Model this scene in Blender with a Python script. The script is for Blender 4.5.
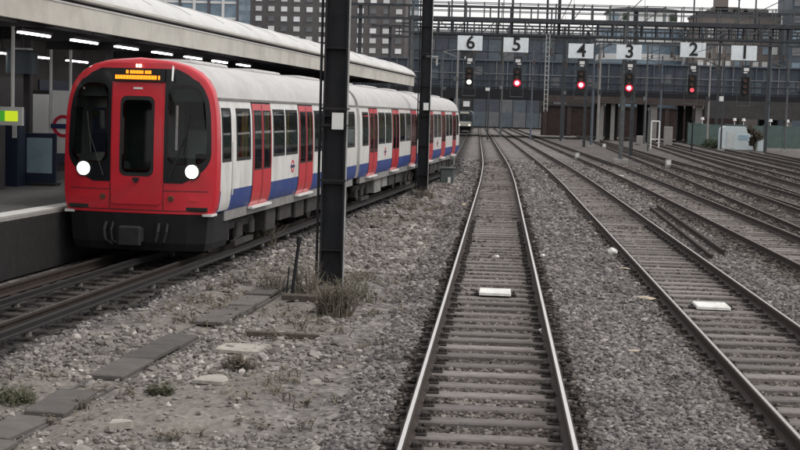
import bpy, bmesh, math, random
import numpy as np
from mathutils import Vector, Matrix

R = random.Random(11)
NR = np.random.default_rng(5)
for o in list(bpy.data.objects):
    bpy.data.objects.remove(o)
scn = bpy.context.scene
col = scn.collection

# ------------------------------------------------------------------ camera
# rail head level is z = 0, the running line under the camera goes along +Y
CAMH, FPX = 2.83, 1400.0           # eye height above the rails, focal length in 800-px units
roll = math.radians(2.0)
fw = Vector((100, 109, -FPX)).normalized()
up = Vector((math.sin(roll), math.cos(roll), 0)); up = (up - fw * up.dot(fw)).normalized()
rt = fw.cross(up)
M3 = Matrix((rt, fw, up))          # camera vector -> world vector
cd = bpy.data.cameras.new('camera'); cam = bpy.data.objects.new('camera', cd); col.objects.link(cam)
cam.matrix_world = Matrix.Translation((0, 0, CAMH)) @ M3.to_4x4()
cd.sensor_width = 36; cd.lens = 36 * FPX / 800; cd.clip_start = 0.1; cd.clip_end = 6000
scn.camera = cam

def at(px, py, Y):
    "point of the place seen in direction (px, py) of the 800x450 frame at distance Y along the line"
    v = M3 @ Vector((px - 400, 225 - py, -FPX)); v *= Y / v.y
    return Vector((v.x, Y, CAMH + v.z))
def gp(px, py, z=-0.18):
    v = M3 @ Vector((px - 400, 225 - py, -FPX)); v *= (z - CAMH) / v.z
    return Vector((v.x, v.y, z))

# ------------------------------------------------------------------ sky and sun (overcast)
w = bpy.data.worlds.new('World'); scn.world = w; w.use_nodes = True
nt = w.node_tree; nt.nodes.clear()
SUN_EL, SUN_AZ = math.radians(52), math.radians(105)     # azimuth clockwise from +Y
sky = nt.nodes.new('ShaderNodeTexSky'); sky.sky_type = 'NISHITA'; sky.sun_disc = False
sky.sun_elevation = SUN_EL; sky.sun_rotation = SUN_AZ; sky.dust_density = 3
mx = nt.nodes.new('ShaderNodeMix'); mx.data_type = 'RGBA'; mx.inputs[0].default_value = 0.86
mx.inputs[7].default_value = (9.25, 9.1, 9.05, 1)          # even cloud layer over the sky
bg = nt.nodes.new('ShaderNodeBackground'); bg.inputs[1].default_value = 0.10
ow = nt.nodes.new('ShaderNodeOutputWorld')
nt.links.new(sky.outputs[0], mx.inputs[6]); nt.links.new(mx.outputs[2], bg.inputs[0]); nt.links.new(bg.outputs[0], ow.inputs[0])
sl = bpy.data.lights.new('sun', 'SUN'); sl.energy = 1.2; sl.angle = math.radians(18); sl.color = (1, .97, .92)
so = bpy.data.objects.new('sun', sl); col.objects.link(so)
sd = Vector((math.sin(SUN_AZ) * math.cos(SUN_EL), math.cos(SUN_AZ) * math.cos(SUN_EL), math.sin(SUN_EL)))
so.rotation_euler = sd.to_track_quat('Z', 'Y').to_euler(); so.location = (30, 0, 60)
vs = scn.view_settings; vs.view_transform = 'Standard'; vs.look = 'None'; vs.gamma = 1; vs.exposure = 0.27
vs.use_curve_mapping = False

# ------------------------------------------------------------------ materials
def nodes(m):
    m.use_nodes = True
    return m.node_tree, m.node_tree.nodes['Principled BSDF']
def mat(name, c, rough=.7, metal=0, var=.25, scale=6, dirt=None, dirt_amt=.5, dirt_scale=2.5, bump=0, spec=.4, stretch=None, objvar=0):
    m = bpy.data.materials.new(name); t, b = nodes(m); L = t.links.new
    tc = t.nodes.new('ShaderNodeTexCoord'); vec = tc.outputs['Object']
    if stretch:
        mp = t.nodes.new('ShaderNodeMapping'); mp.inputs[3].default_value = stretch; L(vec, mp.inputs[0]); vec = mp.outputs[0]
    n = t.nodes.new('ShaderNodeTexNoise'); n.inputs['Scale'].default_value = scale; n.inputs['Detail'].default_value = 6; n.inputs['Roughness'].default_value = .65
    L(vec, n.inputs['Vector'])
    r = t.nodes.new('ShaderNodeValToRGB'); c = Vector(c)
    lo = [max(0, x * (1 - var)) for x in c]; hi = [min(1, x * (1 + var)) for x in c]
    r.color_ramp.elements[0].position = .3; r.color_ramp.elements[1].position = .7
    r.color_ramp.elements[0].color = (*lo, 1); r.color_ramp.elements[1].color = (*hi, 1)
    L(n.outputs[0], r.inputs[0]); out = r.outputs[0]
    if dirt:
        n2 = t.nodes.new('ShaderNodeTexNoise'); n2.inputs['Scale'].default_value = dirt_scale; n2.inputs['Detail'].default_value = 8; n2.inputs['Roughness'].default_value = .7
        L(vec, n2.inputs['Vector'])
        r2 = t.nodes.new('ShaderNodeMapRange'); r2.inputs[1].default_value = .45; r2.inputs[2].default_value = .72; r2.inputs[4].default_value = dirt_amt
        L(n2.outputs[0], r2.inputs[0])
        x = t.nodes.new('ShaderNodeMix'); x.data_type = 'RGBA'; L(r2.outputs[0], x.inputs[0]); L(out, x.inputs[6]); x.inputs[7].default_value = (*dirt, 1)
        out = x.outputs[2]
    if objvar:
        oi = t.nodes.new('ShaderNodeObjectInfo'); m3 = t.nodes.new('ShaderNodeMapRange'); m3.inputs[3].default_value = 1-objvar; m3.inputs[4].default_value = 1+objvar; L(oi.outputs['Random'], m3.inputs[0])
        x3 = t.nodes.new('ShaderNodeMix'); x3.data_type = 'RGBA'; x3.blend_type = 'MULTIPLY'; x3.inputs[0].default_value = 1; L(out, x3.inputs[6]); L(m3.outputs[0], x3.inputs[7]); out = x3.outputs[2]
    L(out, b.inputs['Base Color'])
    b.inputs['Roughness'].default_value = rough; b.inputs['Metallic'].default_value = metal; b.inputs['Specular IOR Level'].default_value = spec
    if bump:
        bp = t.nodes.new('ShaderNodeBump'); bp.inputs['Strength'].default_value = bump; bp.inputs['Distance'].default_value = .02
        L(n.outputs[0], bp.inputs['Height']); L(bp.outputs[0], b.inputs['Normal'])
    return m
def emit(name, c, s):
    m = bpy.data.materials.new(name); t, b = nodes(m)
    b.inputs['Base Color'].default_value = (*c, 1); b.inputs['Emission Color'].default_value = (*c, 1); b.inputs['Emission Strength'].default_value = s
    return m
def stone_mat(name, stops, tint=.5):
    m = bpy.data.materials.new(name); t, b = nodes(m); L = t.links.new
    g = t.nodes.new('ShaderNodeNewGeometry'); r = t.nodes.new('ShaderNodeValToRGB')
    e = r.color_ramp.elements
    while len(e) < len(stops): e.new(.5)
    for i, (p, c) in enumerate(stops): e[i].position = p; e[i].color = (*c, 1)
    L(g.outputs['Random Per Island'], r.inputs[0])
    tc = t.nodes.new('ShaderNodeTexCoord'); n = t.nodes.new('ShaderNodeTexNoise'); n.inputs['Scale'].default_value = .8; n.inputs['Detail'].default_value = 6
    L(tc.outputs['Object'], n.inputs['Vector'])
    mr = t.nodes.new('ShaderNodeMapRange'); mr.inputs[1].default_value = .35; mr.inputs[2].default_value = .7; mr.inputs[3].default_value = 1.15; mr.inputs[4].default_value = .72
    L(n.outputs[0], mr.inputs[0])
    x = t.nodes.new('ShaderNodeMix'); x.data_type = 'RGBA'; x.blend_type = 'MULTIPLY'; x.inputs[0].default_value = 1
    L(r.outputs[0], x.inputs[6]); L(mr.outputs[0], x.inputs[7]); L(x.outputs[2], b.inputs['Base Color'])
    b.inputs['Roughness'].default_value = .9; b.inputs['Specular IOR Level'].default_value = .2
    return m

MT = {}
MT['rail_side'] = mat('rusty rail', (.036, .026, .022), .85, 0, .35, 9)
MT['rail_top'] = mat('polished rail head', (.72, .70, .68), .34, .9, .12, 20, stretch=(6, .3, 1))
MT['rail_mid'] = mat('half polished rail head', (.46, .43, .40), .4, .8, .15, 20, stretch=(6, .3, 1))
MT['rail_oily'] = mat('oily rail head', (.10, .095, .09), .5, .6, .2, 20)
MT['rail_worn'] = mat('dull rail head', (.20, .17, .15), .5, .5, .2, 20, stretch=(6, .3, 1))
MT['sleeper'] = mat('grey concrete sleeper', (.185, .168, .16), .9, 0, .3, 12, (.085, .07, .062), .8, 3, bump=.8, objvar=.3)
MT['sleeper_dark'] = mat('oily timber sleeper', (.05, .044, .04), .9, 0, .35, 8, bump=.5, objvar=.3)
MT['chair'] = mat('cast iron chair', (.035, .03, .028), .8, .2, .3, 14)
MT['conductor'] = mat('conductor rail steel', (.022, .020, .020), .7, .2, .3, 10)
MT['porcelain'] = mat('dirty insulator', (.10, .09, .085), .6)
MT['red'] = mat('red train paint', (.56, .012, .026), .40, 0, .08, 3, (.30, .018, .024), .4, 1.8, spec=.5)
MT['red_door'] = mat('red door paint', (.60, .014, .028), .4, 0, .08, 3, (.33, .02, .025), .3, 1.5, spec=.5)
MT['white'] = mat('white train paint', (.78, .775, .75), .4, 0, .07, 3, (.43, .395, .36), .7, 1.6, spec=.5, stretch=(1, 1.6, .6))
MT['blue'] = mat('blue train paint', (.022, .055, .23), .45, 0, .12, 4, (.12, .12, .15), .4, 2)
MT['roof'] = mat('grey train roof', (.50, .49, .48), .55, 0, .1, 4, (.30, .29, .28), .5, .9)
MT['glass'] = mat('dark tinted glass', (.030, .036, .036), .10, 0, .2, 3, spec=.6)
MT['cab_grey'] = mat('cab grey', (.16, .19, .18), .7, 0, .2, 3)
MT['cab_pale'] = mat('cab pale panel', (.55, .58, .57), .6, 0, .12, 3)
MT['cab_glass'] = cg_ = bpy.data.materials.new('tinted cab glass'); cg_.use_nodes = True; _t = cg_.node_tree; _t.nodes.clear()
_o = _t.nodes.new('ShaderNodeOutputMaterial'); _m = _t.nodes.new('ShaderNodeMixShader'); _tr = _t.nodes.new('ShaderNodeBsdfTransparent'); _gl = _t.nodes.new('ShaderNodeBsdfGlossy'); _fr = _t.nodes.new('ShaderNodeFresnel')
_tr.inputs[0].default_value = (.34, .39, .38, 1); _gl.inputs['Roughness'].default_value = .04; _fr.inputs[0].default_value = 1.36
_t.links.new(_fr.outputs[0], _m.inputs[0]); _t.links.new(_tr.outputs[0], _m.inputs[1]); _t.links.new(_gl.outputs[0], _m.inputs[2]); _t.links.new(_m.outputs[0], _o.inputs[0])
MT['train_glass'] = cg2_ = cg_.copy(); cg2_.name = 'saloon glass clear'
for _n in cg2_.node_tree.nodes:
    if _n.type == 'BSDF_TRANSPARENT': _n.inputs[0].default_value = (.58, .64, .62, 1)
MT['moquette'] = mat('blue seat moquette', (.05, .06, .13), .9, 0, .4, 12)
MT['lining'] = mat('saloon lining', (.55, .55, .52), .6)
MT['saloon_light'] = emit('saloon lighting', (1, .97, .9), 1.6)
MT['pole_yellow'] = mat('yellow grab pole', (.60, .42, .03), .4)
MT['saloon_glass'] = mat('saloon window glass', (.055, .065, .062), .12, 0, .3, 1.5, (.13, .14, .13), .6, 1.8, spec=.6)
MT['black'] = mat('black mask', (.009, .010, .012), .28, 0, .2, 4, spec=.3)
MT['under'] = mat('dirty underframe', (.035, .033, .032), .85, 0, .4, 6, (.075, .06, .05), .5, 3)
MT['skirt'] = mat('black skirt', (.007, .007, .008), .8, 0, .3, 5)
MT['solebar'] = mat('grey solebar', (.23, .225, .22), .7, 0, .2, 5, (.10, .09, .08), .6, 2)
MT['wheel'] = mat('wheel steel', (.10, .09, .085), .6, .4, .3, 8)
MT['rubber'] = mat('black rubber', (.02, .02, .02), .8)
MT['headlight'] = emit('lit headlight', (1, .98, .92), 7)
MT['amber'] = emit('amber led', (1, .27, .012), 1.35)
MT['led_white'] = emit('white led', (1, .9, .7), 1.5)
MT['lens_red'] = mat('dark red lens', (.10, .05, .03), .3)
MT['mast'] = mat('dark painted steel', (.014, .016, .020), .7, .0, .3, 4, (.045, .033, .028), .6, 2.2, spec=.25, stretch=(1, 1, .5))
MT['mast_edge'] = mat('weathered galvanised and lit edge', (.42, .42, .41), .6, .2, .2, 8, (.10, .09, .08), .5, 3)
MT['plate'] = mat('white plate', (.72, .72, .70), .5, 0, .06, 4)
MT['board_white'] = mat('white enamel', (.86, .86, .85), .4, 0, .04, 4)
MT['ink'] = mat('black ink', (.02, .02, .022), .7)
MT['concrete'] = mat('concrete', (.30, .29, .275), .9, 0, .2, 10, (.14, .13, .12), .6, 2.5, bump=.4)
MT['concrete_lid'] = mat('grey trough lid', (.115, .105, .098), .9, 0, .25, 10, (.06, .056, .05), .6, 2.5, bump=.5, objvar=.25)
MT['slab'] = mat('pale slab', (.38, .355, .315), .9, 0, .25, 10, (.17, .155, .135), .8, 6, bump=.4)
MT['dark_hole'] = mat('trough inside', (.02, .019, .018), .95)
MT['timber'] = mat('old timber', (.075, .062, .05), .9, 0, .35, 10, stretch=(1, 6, 1), bump=.4)
MT['platform'] = mat('platform tarmac', (.10, .098, .098), .85, 0, .25, 9, (.06, .06, .06), .5, 1.5)
MT['plat_edge'] = mat('white platform line', (.66, .66, .64), .7, 0, .1, 8, (.35, .34, .32), .5, 4)
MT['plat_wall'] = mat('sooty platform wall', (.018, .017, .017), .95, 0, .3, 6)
MT['brick'] = mat('brick', (.13, .085, .065), .9, 0, .3, 5)
MT['mortar'] = mat('sooty mortar', (.07, .066, .06), .95, 0, .3, 6)
MT['fascia'] = mat('beige canopy fascia', (.50, .48, .43), .65, 0, .08, 3, (.24, .225, .195), .5, .8)
MT['canopy_roof'] = mat('pale canopy roof sheet', (.60, .595, .585), .55, 0, .07, 3, (.38, .37, .35), .5, .7)
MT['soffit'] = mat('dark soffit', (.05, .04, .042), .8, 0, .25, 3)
MT['canopy_steel'] = mat('canopy steel', (.06, .055, .06), .6, .1, .2, 3)
MT['tube'] = emit('fluorescent tube', (1, .99, .96), 13)
MT['navy'] = mat('navy panel', (.018, .026, .055), .5, 0, .2, 4)
MT['poster_pale'] = mat('pale poster', (.52, .55, .54), .35, 0, .12, 2)
MT['poster_blue'] = mat('light blue poster', (.30, .42, .50), .4, 0, .2, 2)
MT['sign_blue'] = mat('sign blue', (.02, .03, .10), .5)
MT['sign_red'] = mat('sign red', (.55, .02, .05), .5)
MT['screen'] = emit('green yellow screen', (.50, .62, .02), .75)
MT['screen2'] = emit('green screen', (.06, .35, .03), .5)
MT['gantry'] = mat('grey green gantry steel', (.085, .092, .095), .6, .1, .3, 4, (.16, .155, .14), .4, 2)
MT['gantry_dark'] = mat('dark gantry steel', (.040, .044, .050), .6, .1, .3, 4)
MT['sig_red'] = emit('red signal lamp', (1, .16, .22), 9)
MT['sig_white'] = emit('white signal lamp', (1, .95, .80), 6)
MT['sig_dim'] = emit('dim red signal lamp', (1, .10, .13), .7)
MT['sig_halo'] = emit('red signal glow', (.8, .02, .06), .55)  # painted bloom around the red lamps
MT['sign_board'] = mat('signal number board', (.80, .85, .87), .5, 0, .06, 4, (.42, .46, .5), .4, 1.5)
MT['girder'] = mat('blue grey bridge paint', (.055, .070, .090), .7, 0, .22, .6, (.16, .17, .18), .4, .5, stretch=(1, 1, .3))
MT['girder_rib'] = mat('blue grey stiffener', (.095, .115, .14), .7, 0, .25, 1, (.06, .07, .09), .5, .8)
MT['soffit_bridge'] = mat('near black bridge soffit', (.016, .016, .020), .9)
MT['pier'] = mat('pale pier', (.26, .25, .24), .85, 0, .2, 2, (.12, .11, .10), .5, 1)
MT['brown_beam'] = mat('brown beam', (.060, .047, .043), .85, 0, .25, 2, (.06, .05, .05), .5, .7)
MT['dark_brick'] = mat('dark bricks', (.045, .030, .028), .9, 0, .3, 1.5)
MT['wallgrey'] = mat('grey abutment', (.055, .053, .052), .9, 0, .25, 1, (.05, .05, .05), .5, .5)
MT['hoard'] = mat('green hoarding', (.075, .115, .105), .7, 0, .18, 1, (.11, .13, .13), .4, .6)
MT['cab_white'] = mat('pale blue white cabin', (.55, .62, .64), .5, 0, .06, 2, (.38, .42, .44), .5, 1)
MT['dark_office'] = mat('dark facade', (.115, .105, .105), .8, 0, .15, .8)
MT['win_white'] = mat('pale window', (.84, .85, .86), .4, 0, .1, .5)
MT['win_blue'] = mat('blue window', (.18, .25, .31), .15, 0, .3, .3)
MT['pale_wall'] = mat('pale render', (.66, .67, .66), .8, 0, .1, .4, (.38, .39, .39), .4, .2)
MT['brown_wall'] = mat('brown brick', (.19, .165, .15), .9, 0, .2, .6, (.11, .10, .10), .5, .3)
MT['slate'] = mat('slate', (.10, .10, .11), .8, 0, .2, 1)
for i, c in enumerate([(.070, .090, .11), (.10, .125, .145), (.048, .06, .08), (.15, .155, .165), (.075, .082, .105)]):
    MT['clad%d' % i] = mat('cladding tone %d' % i, c, .6, 0, .25, .5)
MT['leaf'] = mat('dry weed', (.165, .145, .112), .9, 0, .4, 4)
MT['leaf_green'] = mat('green weed', (.115, .115, .075), .9, 0, .4, 4)
MT['bush'] = mat('dark bush leaf', (.035, .05, .028), .9, 0, .4, 2)
MT['bush_brown'] = mat('brown bush leaf', (.06, .05, .035), .9, 0, .4, 2)
MT['litter'] = mat('white litter', (.80, .79, .76), .8, 0, .1, 9)
MT['litter_tan'] = mat('tan litter', (.42, .36, .28), .8, 0, .15, 9)
MT['cover'] = mat('pale grey magnet cover', (.76, .76, .72), .6, 0, .10, 9, (.34, .32, .29), .75, 6)
MT['dull_green'] = mat('dull green cabinet', (.10, .12, .115), .7, 0, .2, 3, (.06, .06, .06), .5, 2)
MT['train_far'] = mat('distant train paint', (.07, .085, .10), .5, 0, .2, 1)
MT['train_far_pale'] = mat('distant pale train paint', (.60, .60, .52), .5, 0, .1, 1)
MT['stone'] = stone_mat('ballast stone', [(0, (.082, .075, .074)), (.3, (.133, .122, .120)), (.55, (.175, .162, .158)), (.85, (.225, .207, .200)), (1, (.34, .313, .30))])
MT['stone_rust'] = stone_mat('rust dusted stone', [(0, (.065, .055, .05)), (.4, (.11, .096, .088)), (.75, (.155, .138, .126)), (1, (.24, .215, .195))])
MT['stone_grease_shade'] = stone_mat('rail grease and shade stone', [(0, (.022, .018, .016)), (.5, (.055, .046, .041)), (.85, (.10, .088, .08)), (1, (.20, .18, .165))])  # grease brown, deepened to carry the rails' shadow as well
MT['stone_oil_shade'] = stone_mat('oily shaded stone', [(0, (.018, .017, .018)), (.6, (.045, .042, .042)), (1, (.10, .095, .09))])  # oil black, also holding the shade of train and canopy
MT['stone_pale'] = stone_mat('pale rubble', [(0, (.12, .108, .098)), (.3, (.19, .173, .158)), (.6, (.245, .225, .207)), (.88, (.30, .278, .258)), (1, (.46, .425, .385))])

for k_, c_ in (('red', .45), ('red_door', .5), ('white', .4), ('black', .1)):
    p_ = MT[k_].node_tree.nodes['Principled BSDF']; p_.inputs['Coat Weight'].default_value = c_; p_.inputs['Coat Roughness'].default_value = .12
# ------------------------------------------------------------------ mesh helpers
class MB:
    def __init__(s): s.v = []; s.f = []; s.m = []
    def quad(s, a, b, c, d, mi=0):
        n = len(s.v); s.v += [tuple(a), tuple(b), tuple(c), tuple(d)]; s.f.append((n, n+1, n+2, n+3)); s.m.append(mi)
    def box(s, c, d, mi=0, rz=0, bev=0, tilt=None):
        hx, hy, hz = d[0]/2, d[1]/2, d[2]/2
        rot = Matrix.Rotation(rz, 3, 'Z')
        if tilt: rot = rot @ Matrix.Rotation(tilt[0], 3, 'X') @ Matrix.Rotation(tilt[1], 3, 'Y')
        n = len(s.v); c = Vector(c)
        if not bev:
            for z in (-hz, hz):
                for x, y in ((-hx, -hy), (hx, -hy), (hx, hy), (-hx, hy)):
                    s.v.append(tuple(c + rot @ Vector((x, y, z))))
            fs = [(3, 2, 1, 0), (4, 5, 6, 7), (0, 1, 5, 4), (1, 2, 6, 5), (2, 3, 7, 6), (3, 0, 4, 7)]
        else:   # bevelled top and vertical edges
            b = bev
            def ring(ix, z):
                x, y = hx - ix, hy - ix
                return [(-x + b, -y, z), (x - b, -y, z), (x, -y + b, z), (x, y - b, z), (x - b, y, z), (-x + b, y, z), (-x, y - b, z), (-x, -y + b, z)]
            for p in ring(0, -hz) + ring(0, hz - b) + ring(b * .9, hz): s.v.append(tuple(c + rot @ Vector(p)))
            fs = [tuple(range(7, -1, -1)), tuple(range(16, 24))]
            for k in (0, 8):
                for i in range(8): j = (i + 1) % 8; fs.append((k + i, k + j, k + 8 + j, k + 8 + i))
        for f in fs: s.f.append(tuple(n + i for i in f)); s.m.append(mi)
        return s
    def cyl(s, p0, p1, r0, r1=None, n=10, mi=0, cap=True):
        r1 = r0 if r1 is None else r1
        p0, p1 = Vector(p0), Vector(p1); ax = (p1 - p0).normalized()
        a = ax.orthogonal().normalized(); b = ax.cross(a); k = len(s.v)
        for p, r in ((p0, r0), (p1, r1)):
            for i in range(n):
                t = 2 * math.pi * i / n; s.v.append(tuple(p + a * math.cos(t) * r + b * math.sin(t) * r))
        for i in range(n):
            j = (i + 1) % n; s.f.append((k+i, k+j, k+n+j, k+n+i)); s.m.append(mi)
        if cap:
            s.f.append(tuple(k + i for i in range(n-1, -1, -1))); s.m.append(mi)
            s.f.append(tuple(k + n + i for i in range(n))); s.m.append(mi)
        return s
    def sweep(s, prof, path, mis=None, closed=True, cap=True):
        "prof: (lateral, up) points; path: (x, y, z) points going along +Y"
        n = len(prof); k = len(s.v)
        for i, p in enumerate(path):
            a = Vector(path[max(0, i-1)]); b = Vector(path[min(len(path)-1, i+1)]); t = (b - a).normalized()
            r = t.cross(Vector((0, 0, 1))).normalized()
            for u, z in prof: s.v.append((p[0] + r.x * u, p[1] + r.y * u, p[2] + z))
        for i in range(len(path) - 1):
            for j in range(n if closed else n - 1):
                q = (j + 1) % n
                s.f.append((k + i*n + j, k + (i+1)*n + j, k + (i+1)*n + q, k + i*n + q)); s.m.append(mis[j] if mis else 0)
        if cap and closed:
            s.f.append(tuple(k + j for j in range(n))); s.m.append(0)
            e = k + (len(path)-1)*n; s.f.append(tuple(e + j for j in range(n-1, -1, -1))); s.m.append(0)
        return s
    def prism(s, poly, y0, y1, mi=0):
        "polygon in (x, z), from y0 to y1"
        n = len(poly); k = len(s.v)
        for y in (y0, y1):
            for x, z in poly: s.v.append((x, y, z))
        s.f.append(tuple(k + i for i in range(n))); s.f.append(tuple(k + n + i for i in range(n-1, -1, -1))); s.m += [mi, mi]
        for i in range(n):
            j = (i + 1) % n; s.f.append((k+j, k+i, k+n+i, k+n+j)); s.m.append(mi)
        return s
    def ring(s, c, r0, r1, th, n=24, mi=0, axis='y'):
        k = len(s.v)
        for y in (-th/2, th/2):
            for r in (r0, r1):
                for i in range(n):
                    t = 2*math.pi*i/n; u, v = r*math.cos(t), r*math.sin(t)
                    s.v.append((c[0]+u, c[1]+y, c[2]+v) if axis == 'y' else (c[0]+y, c[1]+u, c[2]+v))
        for i in range(n):
            j = (i+1) % n
            for a, b in ((0, 1), (1, 3), (3, 2), (2, 0)):
                s.f.append((k+a*n+i, k+a*n+j, k+b*n+j, k+b*n+i)); s.m.append(mi)
        return s
    def strip(s, zs, ul, ur, mp, off, th, nu=5, mi=0, skip=None):
        "solid panel: u runs from ul(z) to ur(z); mp(u, z, off) maps on to a curved surface"
        k = len(s.v); nz = len(zs)
        for o in (off, off - th):
            for z in zs:
                a, b = ul(z), ur(z)
                for i in range(nu): s.v.append(tuple(mp(a + (b-a)*i/(nu-1), z, o)))
        N = nz * nu
        def I(l, a, b): return k + l*N + a*nu + b
        for a in range(nz-1):
            for b in range(nu-1):
                if skip:
                    zc = (zs[a]+zs[a+1])/2; l_, r_ = ul(zc), ur(zc)
                    if skip(l_ + (r_-l_)*(b+.5)/(nu-1), zc): continue
                s.f.append((I(0,a,b), I(0,a,b+1), I(0,a+1,b+1), I(0,a+1,b))); s.m.append(mi)
        for a in range(nz-1):
            s.f.append((I(0,a+1,0), I(1,a+1,0), I(1,a,0), I(0,a,0))); s.m.append(mi)
            s.f.append((I(0,a,nu-1), I(1,a,nu-1), I(1,a+1,nu-1), I(0,a+1,nu-1))); s.m.append(mi)
        for b in range(nu-1):
            s.f.append((I(1,0,b), I(1,0,b+1), I(0,0,b+1), I(0,0,b))); s.m.append(mi)
            s.f.append((I(0,nz-1,b), I(0,nz-1,b+1), I(1,nz-1,b+1), I(1,nz-1,b))); s.m.append(mi)
        return s
    def gridp(s, us, zs, mp, off, th, holes=(), rim=True):
        "panel on a surface with rectangular openings; us and zs must contain the opening edges"
        k = len(s.v); nu = len(us)
        for z in zs:
            for u in us: s.v.append(tuple(mp(u, z, off)))
        for a in range(len(zs)-1):
            for b in range(nu-1):
                uc, zc = (us[b]+us[b+1])/2, (zs[a]+zs[a+1])/2
                if any(h[0] < uc < h[1] and h[2] < zc < h[3] for h in holes): continue
                s.f.append((k+a*nu+b, k+a*nu+b+1, k+(a+1)*nu+b+1, k+(a+1)*nu+b)); s.m.append(0)
        if rim:
            for ub in (us[0], us[-1]):
                for a in range(len(zs)-1): s.quad(mp(ub, zs[a], off), mp(ub, zs[a], off-th), mp(ub, zs[a+1], off-th), mp(ub, zs[a+1], off))
            for zb in (zs[0], zs[-1]): s.quad(mp(us[0], zb, off), mp(us[0], zb, off-th), mp(us[-1], zb, off-th), mp(us[-1], zb, off))
        return s
    def mesh(s, name, mats, smooth=False):
        me = bpy.data.meshes.new(name); me.from_pydata(s.v, [], s.f)
        if not isinstance(mats, (list, tuple)): mats = [mats]
        for m in mats: me.materials.append(MT[m])
        me.polygons.foreach_set('material_index', s.m)
        bm = bmesh.new(); bm.from_mesh(me); bmesh.ops.recalc_face_normals(bm, faces=bm.faces); bm.to_mesh(me); bm.free()
        if smooth: me.polygons.foreach_set('use_smooth', [True]*len(me.polygons)); me.set_sharp_from_angle(angle=math.radians(38))
        return me
    def build(s, name, mats, parent=None, smooth=False):
        return link(name, s.mesh(name, mats, smooth), parent)
def link(name, me, parent=None, loc=None, rz=None):
    o = bpy.data.objects.new(name, me); col.objects.link(o)
    if parent is not None: o.parent = parent
    if loc is not None: o.location = loc
    if rz is not None: o.rotation_euler = (0, 0, rz)
    return o
def tag(o, label=None, cat=None, group=None, kind=None):
    if label: o['label'] = label
    if cat: o['category'] = cat
    if group: o['group'] = group
    if kind: o['kind'] = kind
    return o
def thing(name, loc, label, cat, group=None, rz=0):
    o = link(name, None, None, loc, rz); o.empty_display_size = .2
    return tag(o, label, cat, group)
def text_mesh(txt, size, depth, m):
    cu = bpy.data.curves.new('lettering', 'FONT'); cu.body = txt; cu.size = size; cu.extrude = depth; cu.align_x = 'CENTER'; cu.align_y = 'CENTER'
    cu.offset = size * .018
    o = bpy.data.objects.new('lettering', cu); col.objects.link(o)
    dg = bpy.context.evaluated_depsgraph_get(); me = bpy.data.meshes.new_from_object(o.evaluated_get(dg))
    bpy.data.objects.remove(o); me.materials.clear(); me.materials.append(MT[m])
    me.transform(Matrix.Rotation(math.pi/2, 4, 'X'))     # stands up, faces -Y
    return me

# ------------------------------------------------------------------ track geometry
def bend(Y):
    Y = np.asarray(Y, float)
    return np.where(Y < 55, 0, np.where(Y < 95, -.016*(Y-55)**2/80, -.32 - .016*(Y-95)))
TY = 25.0                                  # nose of the train
def t_axis(Y): return -6.54 + .066 * (np.asarray(Y, float) - TY)
def c_train(Y):
    Y = np.asarray(Y, float); a = t_axis(np.minimum(Y, 80)); b = bend(Y) - 3.35
    s = np.clip((Y - 68) / 22, 0, 1); s = s*s*(3-2*s)
    return a*(1-s) + b*s
CEN = [lambda Y: bend(Y), lambda Y: 3.57 + bend(Y), lambda Y: 6.95 + bend(Y),
       lambda Y: 9.3 + .03*(np.asarray(Y, float)-44) + bend(Y)*.5, lambda Y: 13.3 + .05*(np.asarray(Y, float)-60) + bend(Y)*.3,
       lambda Y: 16.6 + .05*(np.asarray(Y, float)-75) + bend(Y)*.3,
       lambda Y: 11.35 + .012*(np.asarray(Y, float)-52), lambda Y: 19.9 + .055*(np.asarray(Y, float)-85), lambda Y: 23.4 + .06*(np.asarray(Y, float)-100)]
SP, Y0S = .63, 9.2

_ph = NR.uniform(0, 6.28, (14, 3)); _fr = NR.uniform(.25, 3.2, 14)
def wob(x, y):
    z = 0
    for p, f in zip(_ph, _fr):
        z = z + np.sin(x*f*math.cos(p[0]) + y*f*math.sin(p[0]) + p[1]) / (1 + f)
    return z / 3.0
def sst(a, b, x): t = np.clip((x-a)/(b-a), 0, 1); return t*t*(3-2*t)
def gz(x, y):
    x = np.asarray(x, float); y = np.asarray(y, float)
    z = -.20 + .02*wob(x*1.6, y*1.6)
    for c in CEN:
        d = np.abs(x - c(y))
        z = z + .05 * sst(.78, .95, d) * (1 - sst(1.35, 1.75, d)) - .02*(1 - sst(.6, .75, d))
    ct = c_train(y); d = np.abs(x - ct)
    z = z - .02*(1 - sst(.7, .9, d))
    m = sst(1.5, 2.3, x - ct) * sst(1.5, 2.2, CEN[0](y) - x) * sst(.25, .7, np.abs(x - (-3.98 + .075*(y-18))) + .2*sst(22, 24, y))
    z = z + m*(.06 + .07*wob(x, y))
    return z

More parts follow.
